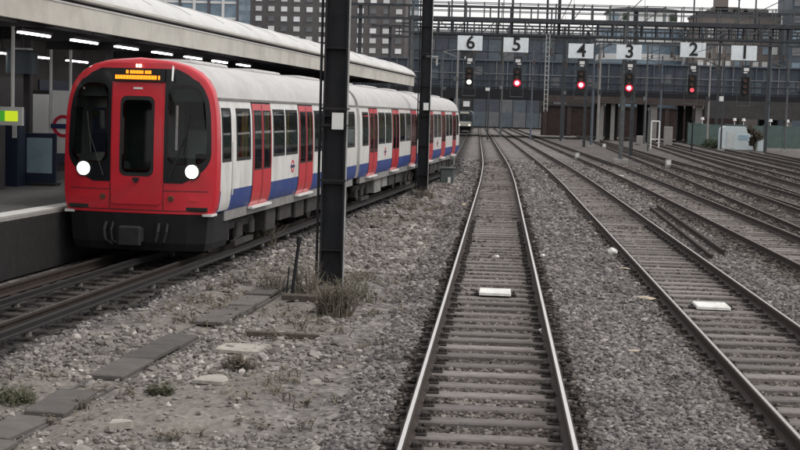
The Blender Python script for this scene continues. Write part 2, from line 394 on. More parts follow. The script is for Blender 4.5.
# ------------------------------------------------------------------ ground
def ground():
    xs = np.concatenate([[-700, -400, -150, -60, -30, -20], np.arange(-14, 26, .2), [30, 40, 60, 150, 400, 700]])
    ys = np.concatenate([[-300, -100, -20, 2], np.arange(7, 60, .25), np.arange(60, 130, .8), np.arange(130, 300, 4), [330, 400, 600, 1000]])
    X, Y = np.meshgrid(xs, ys); Z = gz(X, np.clip(Y, 0, 260))
    far = sst(26, 34, np.abs(X)) ; Z = Z*(1-far) + far*-.25
    nx, ny = len(xs), len(ys)
    co = np.stack([X, Y, Z], -1).reshape(-1, 3)
    idx = np.arange(nx*ny).reshape(ny, nx)
    f = np.stack([idx[:-1, :-1], idx[:-1, 1:], idx[1:, 1:], idx[1:, :-1]], -1).reshape(-1, 4)
    me = bpy.data.meshes.new('ground'); me.from_pydata(co.tolist(), [], f.tolist())
    me.polygons.foreach_set('use_smooth', [True]*len(f))
    rust = np.zeros_like(X); oil_shade = np.zeros_like(X); soil = np.zeros_like(X)
    for i, c in enumerate(CEN):
        d = np.abs(np.abs(X - c(Y)) - .75)
        rust = np.maximum(rust, (1 - sst(.12, .5, d)) * (.9 if i < 2 else 1.1))  # rust dust, with the rails' shadow painted in beside it
    ct = c_train(Y); oil_shade = 1 - sst(1.0, 1.75, np.abs(X - ct))  # oil stain and the shade before the train, painted as one
    rust = np.maximum(rust, .55*sst(5.2, 7.5, X - bend(Y)) * (1 - sst(30, 40, X)) * (1 - sst(170, 230, Y)))
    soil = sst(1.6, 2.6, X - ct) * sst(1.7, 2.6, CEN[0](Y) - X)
    a = me.color_attributes.new('wear_shade', 'FLOAT_COLOR', 'POINT')
    a.data.foreach_set('color', np.stack([rust, oil_shade, soil, np.ones_like(X)], -1).reshape(-1))
    m = bpy.data.materials.new('ballast ground'); t, b = nodes(m); L = t.links.new; N = t.nodes.new
    tc = N('ShaderNodeTexCoord')
    vo = N('ShaderNodeTexVoronoi'); vo.inputs['Scale'].default_value = 13; L(tc.outputs['Object'], vo.inputs['Vector'])
    ra = N('ShaderNodeValToRGB'); L(vo.outputs['Color'], ra.inputs[0])
    for i, (p, c) in enumerate([(0, (.10, .092, .089)), (1, (.265, .244, .235))]): ra.color_ramp.elements[i].position = p; ra.color_ramp.elements[i].color = (*c, 1)
    v2 = N('ShaderNodeTexVoronoi'); v2.inputs['Scale'].default_value = 4.2; L(tc.outputs['Object'], v2.inputs['Vector'])
    n3 = N('ShaderNodeTexNoise'); n3.inputs['Scale'].default_value = 2.2; n3.inputs['Detail'].default_value = 9; n3.inputs['Roughness'].default_value = .8; L(tc.outputs['Object'], n3.inputs['Vector'])
    n2 = N('ShaderNodeTexNoise'); n2.inputs['Scale'].default_value = .55; n2.inputs['Detail'].default_value = 8; n2.inputs['Roughness'].default_value = .7; L(tc.outputs['Object'], n2.inputs['Vector'])
    mr = N('ShaderNodeMapRange'); mr.inputs[1].default_value = .35; mr.inputs[2].default_value = .68; mr.inputs[3].default_value = 1.2; mr.inputs[4].default_value = .7; L(n2.outputs[0], mr.inputs[0])
    mu = N('ShaderNodeMix'); mu.data_type = 'RGBA'; mu.blend_type = 'MULTIPLY'; mu.inputs[0].default_value = 1; L(ra.outputs[0], mu.inputs[6]); L(mr.outputs[0], mu.inputs[7])
    at_ = N('ShaderNodeVertexColor'); at_.layer_name = 'wear_shade'; sp = N('ShaderNodeSeparateColor'); L(at_.outputs[0], sp.inputs[0])
    cur = mu.outputs[2]
    for src, a0, a1, o0, o1 in ((v2.outputs['Color'], 0, 1, .62, 1.38), (n3.outputs[0], .36, .66, .62, 1.35)):
        q = N('ShaderNodeMapRange'); q.inputs[1].default_value = a0; q.inputs[2].default_value = a1; q.inputs[3].default_value = o0; q.inputs[4].default_value = o1; L(src, q.inputs[0])
        x = N('ShaderNodeMix'); x.data_type = 'RGBA'; x.blend_type = 'MULTIPLY'; x.inputs[0].default_value = 1; L(cur, x.inputs[6]); L(q.outputs[0], x.inputs[7]); cur = x.outputs[2]
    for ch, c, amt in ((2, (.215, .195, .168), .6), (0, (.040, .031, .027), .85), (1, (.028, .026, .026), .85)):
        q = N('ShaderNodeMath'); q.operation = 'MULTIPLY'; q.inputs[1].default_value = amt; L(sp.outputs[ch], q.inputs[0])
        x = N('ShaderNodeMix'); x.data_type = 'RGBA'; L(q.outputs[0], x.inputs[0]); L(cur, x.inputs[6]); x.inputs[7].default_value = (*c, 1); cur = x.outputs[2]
    L(cur, b.inputs['Base Color']); b.inputs['Roughness'].default_value = .95; b.inputs['Specular IOR Level'].default_value = .15
    bp = N('ShaderNodeBump'); bp.inputs['Strength'].default_value = .9; bp.inputs['Distance'].default_value = .035; L(vo.outputs['Distance'], bp.inputs['Height']); L(bp.outputs[0], b.inputs['Normal'])
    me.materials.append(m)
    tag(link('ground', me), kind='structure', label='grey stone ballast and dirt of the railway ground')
ground()

# ------------------------------------------------------------------ loose stones (stuff)
_t = (1 + 5**.5) / 2
ICO = np.array([(-1,_t,0),(1,_t,0),(-1,-_t,0),(1,-_t,0),(0,-1,_t),(0,1,_t),(0,-1,-_t),(0,1,-_t),(_t,0,-1),(_t,0,1),(-_t,0,-1),(-_t,0,1)]) / 1.9
ICF = np.array([(0,11,5),(0,5,1),(0,1,7),(0,7,10),(0,10,11),(1,5,9),(5,11,4),(11,10,2),(10,7,6),(7,1,8),(3,9,4),(3,4,2),(3,2,6),(3,6,8),(3,8,9),(4,9,5),(2,4,11),(6,2,10),(8,6,7),(9,8,1)])
def stones(name, label, x, y, s, m, sink=.25):
    n = len(x)
    if n == 0: return
    v = ICO[None] * NR.uniform(.55, 1.25, (n, 12, 1)) * (s[:, None] * NR.uniform(.7, 1.3, (n, 3)) * np.array([1.15, 1.0, .72]))[:, None, :]
    a = NR.uniform(0, 6.28, n); t = NR.normal(0, .35, n)
    ca, sa, ct, st = np.cos(a)[:, None], np.sin(a)[:, None], np.cos(t)[:, None], np.sin(t)[:, None]
    X, Y, Z = v[..., 0], v[..., 1], v[..., 2]
    X, Z = X*ct + Z*st, -X*st + Z*ct
    X, Y = X*ca - Y*sa, X*sa + Y*ca
    v = np.stack([X + x[:, None], Y + y[:, None], Z + (gz(x, y) + s*sink)[:, None]], -1)
    f = (ICF[None] + (np.arange(n)*12)[:, None, None]).reshape(-1)
    me = bpy.data.meshes.new(name); me.vertices.add(n*12); me.vertices.foreach_set('co', v.reshape(-1))
    nf = n*20; me.loops.add(nf*3); me.loops.foreach_set('vertex_index', f)
    me.polygons.add(nf); me.polygons.foreach_set('loop_start', np.arange(nf)*3); me.polygons.foreach_set('loop_total', np.full(nf, 3))
    me.materials.append(MT[m]); me.update(calc_edges=True); me.shade_flat()
    tag(link(name, me), label, 'ballast', kind='stuff')
def scatter(y0, y1, n, marg):
    # density falls off with distance as y**-1.5 while the stones that still read get larger
    y = np.linspace(math.sqrt(y0), math.sqrt(y1), 4000); w_ = (.63*y*y + 2*marg) * y**-3 * y * (1 - .75*sst(math.sqrt(55), math.sqrt(y1), y))
    cw = np.cumsum(w_); y = np.interp(NR.uniform(0, cw[-1], n), cw, y)**2
    lo, hi = -.385*y - .6, .245*y + 2*marg - .6; x = lo + (hi-lo)*NR.uniform(0, 1, n)
    return x, y, NR.uniform(.017, .038, n) * (y/13)**.52
x, y, s = scatter(10.6, 95, 142000, 1.6)
keep = np.ones(len(x), bool); rusty = np.zeros(len(x), bool); greasy = rusty.copy()
sl_d = np.abs(((y - Y0S)/SP + .5) % 1 - .5)*SP
for i, c in enumerate(CEN):
    d = np.abs(x - c(y)); inside = d < .66
    keep &= ~((np.abs(d - .75) < .12))
    if i < 3: keep &= ~(inside & (sl_d < .105) & (NR.uniform(0, 1, len(x)) > .26 + .3*wob(x*1.3, y*.8 + 4*i) + .4*sst(24, 40, y)))
    rusty |= d < .62
    greasy |= np.abs(d - .75) < (.22 if i < 2 else .42)
rusty |= (x > 5.6)
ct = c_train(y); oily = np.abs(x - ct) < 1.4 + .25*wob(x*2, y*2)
keep &= x > ct - 1.3
trough_x = lambda Y: -3.98 + .075*(Y - 18)
keep &= ~((np.abs(x - trough_x(y)) < .21 + .12*wob(x*3, y*3)) & (y < 23) & (NR.uniform(0, 1, len(x)) < .62))
soil = (x > ct + 1.6) & (x < CEN[0](y) - 1.5)
bare = wob(x*.9 + 7, y*.9) + .35*wob(x*3.1, y*2.7 + 3) > .04
keep &= ~(soil & bare & (NR.uniform(0, 1, len(x)) < .88))
s = np.where(soil, s*NR.choice([.75, 1, 1, 1.3, 2.0], len(s), p=[.4, .3, .17, .10, .03]), s)
keep &= ~(oily & (np.abs(np.abs(x - ct) - .75) < .1)) & ~(np.abs(x - ct - 1.2) < .1)
for nm, lb, mk, mm in (('ballast_stones', 'grey crushed stone ballast heaped between the running lines', ~rusty & ~greasy & ~oily & ~soil, 'stone'),
                       ('crib_stones', 'brownish stones packed between the sleepers', rusty & ~greasy & ~oily, 'stone_rust'),
                       ('greasy_shade_stones', 'dark brown greasy, shade-darkened stones along the running rails', greasy & ~oily, 'stone_grease_shade'),
                       ('oily_shade_stones', 'black oily, shade-darkened stones around the rails before the train', oily, 'stone_oil_shade'),
                       ('rubble_stones', 'pale rubble scattered on the strip beside the dark masts', soil & ~oily & ~rusty & ~greasy, 'stone_pale')):
    k = keep & mk; stones(nm, lb, x[k], y[k], s[k], mm)

# ------------------------------------------------------------------ tracks
RP = [(-.068, -.158), (.068, -.158), (.068, -.148), (.012, -.125), (.012, -.045), (.034, -.038), (.034, -.006), (.027, -.001), (.018, .001), (-.018, .001), (-.026, 0), (-.034, -.006), (-.034, -.038), (-.012, -.045), (-.012, -.125), (-.068, -.148)]
RM = [0]*16; RM[8] = 1
def rail_path(c, off, y0, y1): 
    ys = list(np.arange(y0, 60, 6)) + list(np.arange(60, y1+1, 7)); return [(float(c(v)) + off, float(v), 0) for v in ys]
sm_ = MB().box((0, 0, -.0), (2.45, .235, .13), bev=.018).mesh('sleeper', 'sleeper')
smd = MB().box((0, 0, -.0), (2.45, .24, .13), bev=.012).mesh('sleeper', 'sleeper_dark')
b = MB().box((0, 0, 0), (.36, .15, .028), bev=.008)
for u in (-.11, .11): b.box((u, 0, .035), (.07, .10, .05), bev=.012); b.cyl((u*1.42, 0, .01), (u*1.42, 0, .045), .018, n=6)
chm = b.mesh('rail_chair', 'chair')
def track(c, label, y0, y1, top, s_mesh, s_to, chairs_to, zt=-.165):
    t = thing('railway_track', (float(c(20)), 20, -.23), label, 'railway track', 'parallel running lines')
    t['group'] = 'parallel running lines'
    inv = Matrix.Translation((-t.location.x, -20, .23))
    for off in (-.75, .75):
        me = MB().sweep(RP, rail_path(c, off, y0, y1), RM).mesh('rail', ['rail_side', top], False); me.transform(inv); link('rail', me, t)
    k = 0
    while True:
        Y = Y0S + SP*k; k += 1
        if Y > s_to: break
        if Y < y0: continue
        ang = -math.atan((float(c(Y+.5)) - float(c(Y-.5))))
        sx = link('sleeper', s_mesh, t, (float(c(Y)) - t.location.x + R.uniform(-.02, .02), Y - 20 + R.uniform(-.03, .03), zt - .065 + .23 + R.uniform(-.014, .006)), ang + R.uniform(-.018, .018))
        if Y < chairs_to:
            for u in (-.75, .75): link('rail_chair', chm, sx, (u, 0, .075))
    return t
T1 = track(CEN[0], 'nearest railway track running straight ahead under the viewer, shiny rails', 5, 330, 'rail_top', sm_, 84, 40)
T2 = track(CEN[1], 'second railway track, just right of the nearest one, with white cover between rails', 5, 330, 'rail_mid', sm_, 84, 40)
T3 = track(CEN[2], 'third railway track from the left running line, rust brown rails', 14, 330, 'rail_worn', sm_, 90, 34)
T4 = track(CEN[3], 'fourth railway track, dark rails slanting away right of the third', 20, 235, 'rail_worn', smd, 90, 0)
T5 = track(CEN[4], 'fifth railway track, rusty, left of the sixth', 30, 235, 'rail_worn', smd, 95, 0)
T6 = track(CEN[5], 'sixth railway track, rusty, left of the two far sidings', 40, 235, 'rail_worn', smd, 100, 0)
T7 = track(CEN[6], 'dark connecting track squeezed between the fourth and fifth tracks', 26, 235, 'rail_worn', smd, 95, 0)
T8 = track(CEN[7], 'rusty siding next right of the sixth track', 50, 235, 'rail_worn', smd, 105, 0)
T9 = track(CEN[8], 'outermost rusty siding nearest the pale cabin', 60, 150, 'rail_worn', smd, 110, 0)
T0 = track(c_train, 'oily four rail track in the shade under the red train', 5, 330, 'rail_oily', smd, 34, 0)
for off, h, wd in ((1.2, .055, .055), (0, .04, .06)):          # outer and centre conductor rails
    prof = [(-wd, h-.10), (wd, h-.10), (wd, h-.075), (wd*.6, h-.06), (wd*.75, h), (-wd*.75, h), (-wd*.6, h-.06), (-wd, h-.075)]
    me = MB().sweep(prof, [(float(c_train(v)) + off, float(v), 0) for v in np.arange(5, 76, 6)]).mesh('conductor_rail', 'conductor')
    me.transform(Matrix.Translation((-T0.location.x, -20, .23))); cr = link('conductor_rail', me, T0)
    im = MB().cyl((0, 0, -.12), (0, 0, -.045), .07, .05, 8).mesh('insulator', 'porcelain')
    for v in np.arange(12.1, 34, 2.52): link('insulator', im, cr, (float(c_train(v)) + off - T0.location.x, v-20, h + .23 - .05))

# ------------------------------------------------------------------ train
HZ = [.88, .98, 1.12, 1.30, 1.8, 2.3, 2.7, 2.98, 3.16, 3.32, 3.46, 3.57, 3.65, 3.70]
HWD = [1.36, 1.415, 1.44, 1.455, 1.46, 1.45, 1.43, 1.385, 1.33, 1.235, 1.09, .88, .58, .0]
def hw(z): return float(np.interp(z, HZ, HWD))
def yface(x, z): return .20*(abs(x)/1.46)**3 + .10*max(0, (z-1.7)/2.0)**2
def fmap(x, z, off): return (x, yface(x, z) - off, z)
def smap(side): return lambda u, z, off: (side*(hw(z) + off), u, z)
train = thing('underground_train', (float(t_axis(TY)), TY, 0), 'red fronted underground train with white sides standing at the platform', 'train', rz=-math.atan(.066))
# cab front ------------------------------------------------------
b = MB()
zs = [.88, .95, 1.08] + list(np.linspace(1.2, 3.3, 36)) + [3.36, 3.42, 3.48, 3.53, 3.57, 3.60]
inset = lambda z: max(.02, hw(z + .05*(z > 3.3)) - .05)
def outer(z):
    base = inset(z) - .06 - (.10 * max(0, (z-2.9)/.6)**1.5)
    if z < 2.06: base -= .50 * ((2.06 - z)/.62)**2.6
    return base
def pane_out(z): return min(outer(z) - .07, 1.29)
def cab_open(u, z):
    if abs(u) < .245 and 1.66 < z < 2.89: return True
    c = .10 * max(0, (1.98 - z)/.2, (z - 3.02)/.2)
    return 1.80 < z < 3.20 and .58 + c < abs(u) < pane_out(z) - .02 - c
b.strip(zs, lambda z: -inset(z), inset, fmap, 0, .03, 61, skip=cab_open)
loopF = [(inset(z), z) for z in zs] + [(-inset(z), z) for z in reversed(zs)]
loopB = [(hw(z), z) for z in zs]; top = [(.93*.95, 3.45)]
def outl(z0=.88, n=None):
    h = [z for z in HZ if z >= z0 - 1e-6]
    return [(hw(z), z) for z in h] + [(-hw(z), z) for z in reversed(h[:-1])]
# wrap: face outline -> body outline (same number of points by resampling)
def resample(pts, n):
    P = [Vector(p) for p in pts]; d = [0]
    for a, c in zip(P, P[1:]): d.append(d[-1] + (c-a).length)
    q = np.linspace(0, d[-1], n); return list(zip(np.interp(q, d, [p.x for p in P]), np.interp(q, d, [p.y for p in P])))
A = resample(loopF, 61); Bo = resample(outl(), 61); k = len(b.v)
lays = [[(x, yface(x, z)+.001, z) for x, z in A],
        [((x*.35+X*.65), yface(x, z) + .022, (z*.35+Z*.65)) for (x, z), (X, Z) in zip(A, Bo)],
        [(X, yface(X, Z) + .075, Z) for X, Z in Bo],
        [(X, .42, Z) for X, Z in Bo]]
for lay in lays: b.v += lay
for a in range(3):
    for i in range(60): b.f.append((k+a*61+i, k+a*61+i+1, k+(a+1)*61+i+1, k+(a+1)*61+i)); b.m.append(0)
cabf = b.build('cab_front', 'red', train, True)
def rr(z0, z1, r, n=5):
    "z samples with rounded corners"
    a = [z0 + r*(1-math.cos(math.pi/2*i/n)) for i in range(n+1)]; return a + [z1 - r*(1-math.cos(math.pi/2*i/n)) for i in range(n, -1, -1)]
def rin(z, z0, z1, r):
    if z < z0 + r: q = z0 + r - z
    elif z > z1 - r: q = z - (z1 - r)
    else: q = 0
    return r - math.sqrt(max(0, r*r - q*q))
# windscreens (left and right), header, door
zw = list(np.linspace(1.44, 3.50, 48))
def header_out(z): return inset(z) - .09 - .10*max(0, (z-2.9)/.6)**1.5
for sgn in (1, -1):
    ul = (lambda z: .50) if sgn > 0 else (lambda z: -max(.51, outer(z)))
    ur = (lambda z: max(.51, outer(z))) if sgn > 0 else (lambda z: -.50)
    ws = MB().strip(zw, ul, ur, fmap, .008, .02, 31, skip=cab_open).build('windscreen', 'black', cabf, True)
    # brighter glass area inside the mask
    g0, g1 = 1.78, 3.22
    zz = rr(g0, g1, .16)
    f0 = lambda z: .56 + rin(z, g0, g1, .16); f1 = lambda z: pane_out(z) - rin(z, g0, g1, .16)
    MB().strip(zz, (f0 if sgn > 0 else (lambda z: -f1(z))), (f1 if sgn > 0 else (lambda z: -f0(z))), fmap, .014, .004, 7).build('windscreen_glass', 'cab_glass', cabf, True)
    hx, hz_ = sgn*1.02, 1.66
    hm = MB().cyl((hx, yface(hx, hz_)-.006, hz_), (hx, yface(hx, hz_)-.03, hz_), .155, .15, 20).build('headlight_housing', 'rubber', cabf, True)
    MB().cyl((hx, yface(hx, hz_)-.022, hz_), (hx, yface(hx, hz_)-.042, hz_), .125, .115, 20).build('headlight', 'headlight', cabf, True)
    hx, hz_ = sgn*.64, 1.16
    MB().cyl((hx, yface(hx, hz_)+.01, hz_), (hx, yface(hx, hz_)-.02, hz_), .06, .05, 14).build('marker_light', 'lens_red', cabf, True)
    wx = sgn*.62
    wb = MB().cyl((wx, yface(wx, 1.55)-.05, 1.55), (wx+sgn*.30, yface(wx+sgn*.3, 2.35)-.045, 2.35), .014, .009, 6)
    wb.cyl((wx+sgn*.24, yface(wx, 2.0)-.04, 1.95), (wx+sgn*.34, yface(wx+sgn*.34, 2.7)-.04, 2.7), .012, .012, 6).build('wiper', 'rubber', cabf)
MB().strip([3.26, 3.34, 3.42, 3.50], lambda z: -.50, lambda z: .50, fmap, .008, .02, 7).build('header_panel', 'black', cabf)
dz0, dz1 = 1.04, 3.25
fd = MB().strip(sorted(rr(dz0, dz1, .08) + list(np.linspace(1.2, 3.1, 30))), lambda z: -.47 + rin(z, dz0, dz1, .08), lambda z: .47 - rin(z, dz0, dz1, .08), fmap, .026, .03, 29, skip=cab_open).build('front_door', 'red', train, True)
MB().strip(rr(1.62, 2.93, .10), lambda z: -.27 + rin(z, 1.62, 2.93, .1), lambda z: .27 - rin(z, 1.62, 2.93, .1), fmap, .034, .004, 5).build('window', 'cab_glass', fd, True)
MB().strip(sorted(rr(1.55, 3.0, .12) + list(np.linspace(1.7, 2.85, 20))), lambda z: -.32 + rin(z, 1.55, 3.0, .12), lambda z: .32 - rin(z, 1.55, 3.0, .12), fmap, .029, .004, 25, skip=cab_open).build('window_seal', 'rubber', fd, True)
# panel joints and fixings on the front
for z_ in (1.30,):
    for sgn in (-1, 1): MB().strip([z_-.006, z_+.006], lambda z, q=sgn: min(.5*q, 1.30*q), lambda z, q=sgn: max(.5*q, 1.30*q), fmap, .004, .006, 7).build('panel_joint', 'rubber', cabf)
MB().strip([.93, .945], lambda z: -1.30, lambda z: 1.30, fmap, .005, .008, 11).build('panel_joint', 'rubber', cabf)
for sgn in (-1, 1):
    MB().strip(list(np.linspace(.95, 1.42, 6)), lambda z, q=sgn: q*.50 - .006, lambda z, q=sgn: q*.50 + .006, fmap, .004, .006, 2).build('panel_joint', 'rubber', cabf)
    MB().strip([1.12, 1.19], lambda z, q=sgn: q*1.05 - .07, lambda z, q=sgn: q*1.05 + .07, fmap, .01, .02, 3).build('lifting_cover', 'red_door', cabf)
# what shows through the cab glass
MB().box((0, 1.95, 2.0), (2.5, .06, 2.2)).build('cab_bulkhead', 'cab_grey', train)
MB().box((0, 1.90, 2.0), (.62, .04, 1.9)).build('bulkhead_door', 'cab_pale', train)
MB().box((0, 1.0, .98), (2.6, 1.9, .06)).build('cab_floor', 'rubber', train)
MB().box((.85, .62, 1.45), (.85, .45, .62), bev=.05).build('driver_console', 'cab_grey', train)
MB().box((-.85, .75, 1.40), (.8, .5, .75), bev=.04).build('cab_cupboard', 'cab_pale', train)
for z_, hh, m_ in ((2.05, .75, 'cab_pale'), (2.52, .20, 'cab_grey')): MB().box((.78, 1.25, z_), (.46 if hh > .3 else .28, .12, hh), bev=.05, tilt=(-.12, 0)).build('driver_seat', m_, train)
MB().box((1.05, .60, 1.86), (.24, .05, .22), tilt=(.3, 0)).build('monitor', 'rubber', train)
MB().cyl((-.72, .5, 1.0), (-.72, .5, 3.3), .025).build('cab_pole', 'plate', train)
MB().strip([2.92, 3.0, 3.1, 3.17], lambda z: .62, lambda z: 1.18, fmap, -.05, .006, 4).build('sun_blind', 'cab_grey', train)
b = MB().box((0, -.045, 1.50), (.12, .03, .05)); b.box((.0, -.045, 1.46), (.05, .03, .05)); b.build('door_catch', 'rubber', fd)
MB().box((0, yface(0, 3.14)-.03, 3.14), (.17, .01, .035)).build('number_plate', 'plate', fd)
dp = MB().box((0, .02, 3.375), (.98, .05, .235)).build('destination_display', 'rubber', cabf)
b = MB()
for rowz, x0, x1, hh in ((3.43, -.22, .22, .06), (3.335, -.42, .42, .072)):        # two amber dot rows
    u = x0
    while u < x1:
        wd = R.uniform(.03, .055); b.box((u + wd/2, -.008, rowz), (wd, .012, hh)); u += wd + (.008 if R.random() < .8 else .03)
b.build('amber_text', 'amber', dp)
b = MB(); b.box((-.03, .03, 3.545), (.035, .02, .06)); b.box((.03, .03, 3.545), (.045, .02, .06)); b.build('set_number', 'led_white', cabf)
MB().cyl((.62, .12, 3.55), (.66, -.06, 3.28), .022, .016, 8).build('grab_handle', 'plate', cabf)
MB().strip([2.04, 2.3, 2.6, 2.85], lambda z: .72, lambda z: .76, fmap, .05, .02, 2).build('grab_rail', 'solebar', cabf)
# skirt, coupler
plan = [(-1.34, .50), (-1.30, .16), (-.95, .04), (-.4, -.02), (.4, -.02), (.95, .04), (1.30, .16), (1.34, .50), (1.34, 1.55), (-1.34, 1.55)]
b = MB(); k = 0
for z, sc in ((.20, .93), (.34, .97), (.87, 1.0)):
    for px_, py_ in plan: b.v.append((px_*sc, py_ + (1-sc)*1.2, z))
for a in range(2):
    for i in range(10): j = (i+1) % 10; b.f.append((a*10+i, a*10+j, a*10+10+j, a*10+10+i)); b.m.append(0)
b.f += [tuple(range(9, -1, -1)), tuple(range(20, 30))]; b.m += [0, 0]
b.build('front_skirt', 'skirt', train)
for u, r_ in ((-.55, .03), (-.42, .022), (.44, .03), (.6, .022)):
    hb = MB(); pp = [(u, -.02, .70), (u*1.02, -.12, .55), (u*.95, -.13, .38), (u*.8, -.02, .30)]
    for a_, c_ in zip(pp, pp[1:]): hb.cyl(a_, c_, r_, n=7)
    hb.build('brake_hose', 'rubber', train)
b = MB().box((0, -.10, .50), (.30, .5, .26), bev=.04); b.box((0, -.34, .5), (.42, .10, .34), bev=.03); b.cyl((-.25, -.2, .36), (-.25, .1, .36), .05); b.build('coupler', 'rubber', train)
for u in (-1.30, 1.30): MB().box((u, .28, .875), (.18, .36, .045)).build('step_plate', 'plate', train)
# cars -----------------------------------------------------------
def loft(b, pts, ys):
    k = len(b.v); n = len(pts)
    for y_ in ys:
        for x_, z_ in pts: b.v.append((x_, y_, z_))
    for a in range(len(ys)-1):
        for i in range(n-1): b.f.append((k+a*n+i, k+a*n+i+1, k+(a+1)*n+i+1, k+(a+1)*n+i)); b.m.append(0)
def zpts(z0, z1): return [z0] + [z for z in HZ if z0+.01 < z < z1-.01] + [z1]
def side_panel(name, m, y0, y1, z0, z1, off, th, parent, side, r=.08, smooth=True, label=None):
    zz = rr(z0, z1, r) if r else zpts(z0, z1)
    if r: zz = sorted(set(zz[:6] + [z for z in HZ if z0+r < z < z1-r] + zz[6:]))
    o = MB().strip(zz, lambda z: y0 + (rin(z, z0, z1, r) if r else 0), lambda z: y1 - (rin(z, z0, z1, r) if r else 0), smap(side), off, th, 3).build(name, m, parent, smooth)
    return o
cars = [(.42, 15.35, (3.65, 8.1, 12.7), [(.52, 1.12), (1.58, 2.62), (4.68, 5.72), (5.92, 7.08), (9.12, 10.25), (10.5, 11.7), (13.72, 14.9)], (3.1, 12.7)),
        (15.85, 30.9, (18.4, 23.35, 28.3), [(16.3, 17.35), (19.45, 20.75), (21.0, 22.3), (24.4, 25.7), (25.95, 27.25), (29.35, 30.4)], (18.3, 28.5)),
        (31.4, 46.4, (33.95, 38.9, 43.85), [(31.85, 32.9), (35.0, 36.3), (36.55, 37.85), (39.95, 41.25), (41.5, 42.8), (44.9, 45.95)], (33.8, 44.0))]
for ci, (ya, yb, doors, wins, bog) in enumerate(cars):
    b = MB(); b2 = MB(); b3 = MB()
    for sd_ in (1, -1):
        hs = [(w0+.03, w1-.03, 1.89, 2.77) for w0, w1 in wins] + [(d_-.79, d_+.79, 1.30, 2.92) for d_ in doors]
        us = sorted({ya, yb} | {h[0] for h in hs} | {h[1] for h in hs}); zs_ = sorted(set(zpts(1.30, 2.98)) | {1.89, 2.77, 2.92})
        b.gridp(us, zs_, smap(sd_), 0, 0, hs, False)
        loft(b2, [(sd_*hw(z), z) for z in zpts(.90, 1.30)], [ya, yb])
        b3.box((sd_*1.31, (ya+yb)/2 + .3, .80), (.10, yb-ya-.75, .19))
    # end walls
    for ye in ((yb,) if ci == 0 else (ya, yb)):
        pts = [(hw(z), z) for z in zpts(.90, 2.98)]; n = len(b.v)
        b.v += [(x_, ye, z_) for x_, z_ in pts] + [(-x_, ye, z_) for x_, z_ in reversed(pts)]; b.f.append(tuple(range(n, n+2*len(pts)))); b.m.append(0)
    shell = b.build('body_shell', 'white', train, True)
    b2.build('lower_band', 'blue', shell, True); b3.build('solebar', 'solebar', shell)
    b = MB(); rp = [(hw(z), z) for z in zpts(2.98, 3.70)]; rp = rp + [(-x_, z_) for x_, z_ in reversed(rp[:-1])]
    loft(b, rp, [ya, yb])
    for ye in (ya, yb):
        n = len(b.v); b.v += [(x_, ye, z_) for x_, z_ in rp]; b.f.append(tuple(range(n, n+len(rp)))); b.m.append(0)
    rf = b.build('roof', 'roof', train, True)
    for sd_ in (1, -1):                                         # gutter strip and roof seams
        MB().box((sd_*(hw(2.99)+.012), (ya+yb)/2, 2.99), (.035, yb-ya-.04, .045)).build('gutter', 'solebar', rf)
    for q in range(3):
        yc = ya + (yb-ya)*(q+.5)/3
        b = MB(); b.box((0, yc, 3.69), (1.1, 2.6, .06), bev=.03)
        for j in range(9): b.box((0, yc-1.1+j*.275, 3.728), (.9, .12, .02))
        b.build('roof_unit', 'roof', rf)
    for sd_ in (1, -1):
        for dc in doors:
            zd = sorted(set(zpts(.88, 2.93)) | {1.64, 2.76}); ud = [dc-.80, dc-.68, dc-.12, dc+.12, dc+.68, dc+.80]
            d = MB().gridp(ud, zd, smap(sd_), .012, .05, [(ud[1], ud[2], 1.64, 2.76), (ud[3], ud[4], 1.64, 2.76)]).build('door', 'red_door', train, True)
            for w0, w1 in ((dc-.70, dc-.10), (dc+.10, dc+.70)):
                side_panel('window', 'train_glass', w0, w1, 1.62, 2.78, .014, .003, d, sd_, .09)
                MB().gridp([w0-.02, w0+.015, w1-.015, w1+.02], sorted(set(zpts(1.60, 2.80)) | {1.635, 2.765}), smap(sd_), .016, .006, [(w0+.015, w1-.015, 1.635, 2.765)]).build('window_seal', 'rubber', d)
            side_panel('door_seam', 'rubber', dc-.012, dc+.012, .90, 2.91, .017, .01, d, sd_, 0)
            MB().box((sd_*1.43, dc, .855), (.10, 1.7, .045)).build('door_step', 'plate', d)
            MB().gridp([dc-.835, dc-.80, dc+.80, dc+.835], sorted(set(zpts(.90, 2.96)) | {2.93}), smap(sd_), .006, .02, [(dc-.80, dc+.80, .88, 2.93)]).build('door_surround', 'rubber', train)
        for w0, w1 in wins:
            wf = side_panel('window', 'train_glass', w0, w1, 1.86, 2.80, .004, .003, train, sd_, .10)
            MB().gridp([w0-.03, w0+.03, w1-.03, w1+.03], sorted(set(zpts(1.83, 2.83)) | {1.89, 2.77}), smap(sd_), .008, .006, [(w0+.03, w1-.03, 1.89, 2.77)]).build('window_seal', 'rubber', wf)
        # emblem: ring with bar between the doors
        ey = {0: 6.6, 1: 20.9, 2: 36.4}[ci]; em = MB().ring((sd_*(hw(1.56)+.006), ey, 1.56), .10, .145, .006, 24, axis='x').build('emblem_ring', 'sign_red', shell)
        MB().box((sd_*(hw(1.56)+.010), ey, 1.56), (.006, .40, .06)).build('emblem_bar', 'sign_blue', shell)
    if ci == 0:
        for sd_ in (1, -1):
            MB().gridp([.46, .55, 1.09, 1.19], sorted(set(zpts(.92, 2.94)) | {1.89, 2.77}), smap(sd_), .003, .01, [(.55, 1.09, 1.89, 2.77)]).build('cab_door', 'white', train, True)
            side_panel('cab_handrail', 'plate', 1.22, 1.245, 1.2, 2.2, .03, .02, train, sd_, 0)
    # saloon interior seen through the windows
    yi = 2.05 if ci == 0 else ya + .06
    MB().box((0, (yi+yb)/2, 1.03), (2.6, yb-yi-.1, .05)).build('saloon_floor', 'rubber', train)
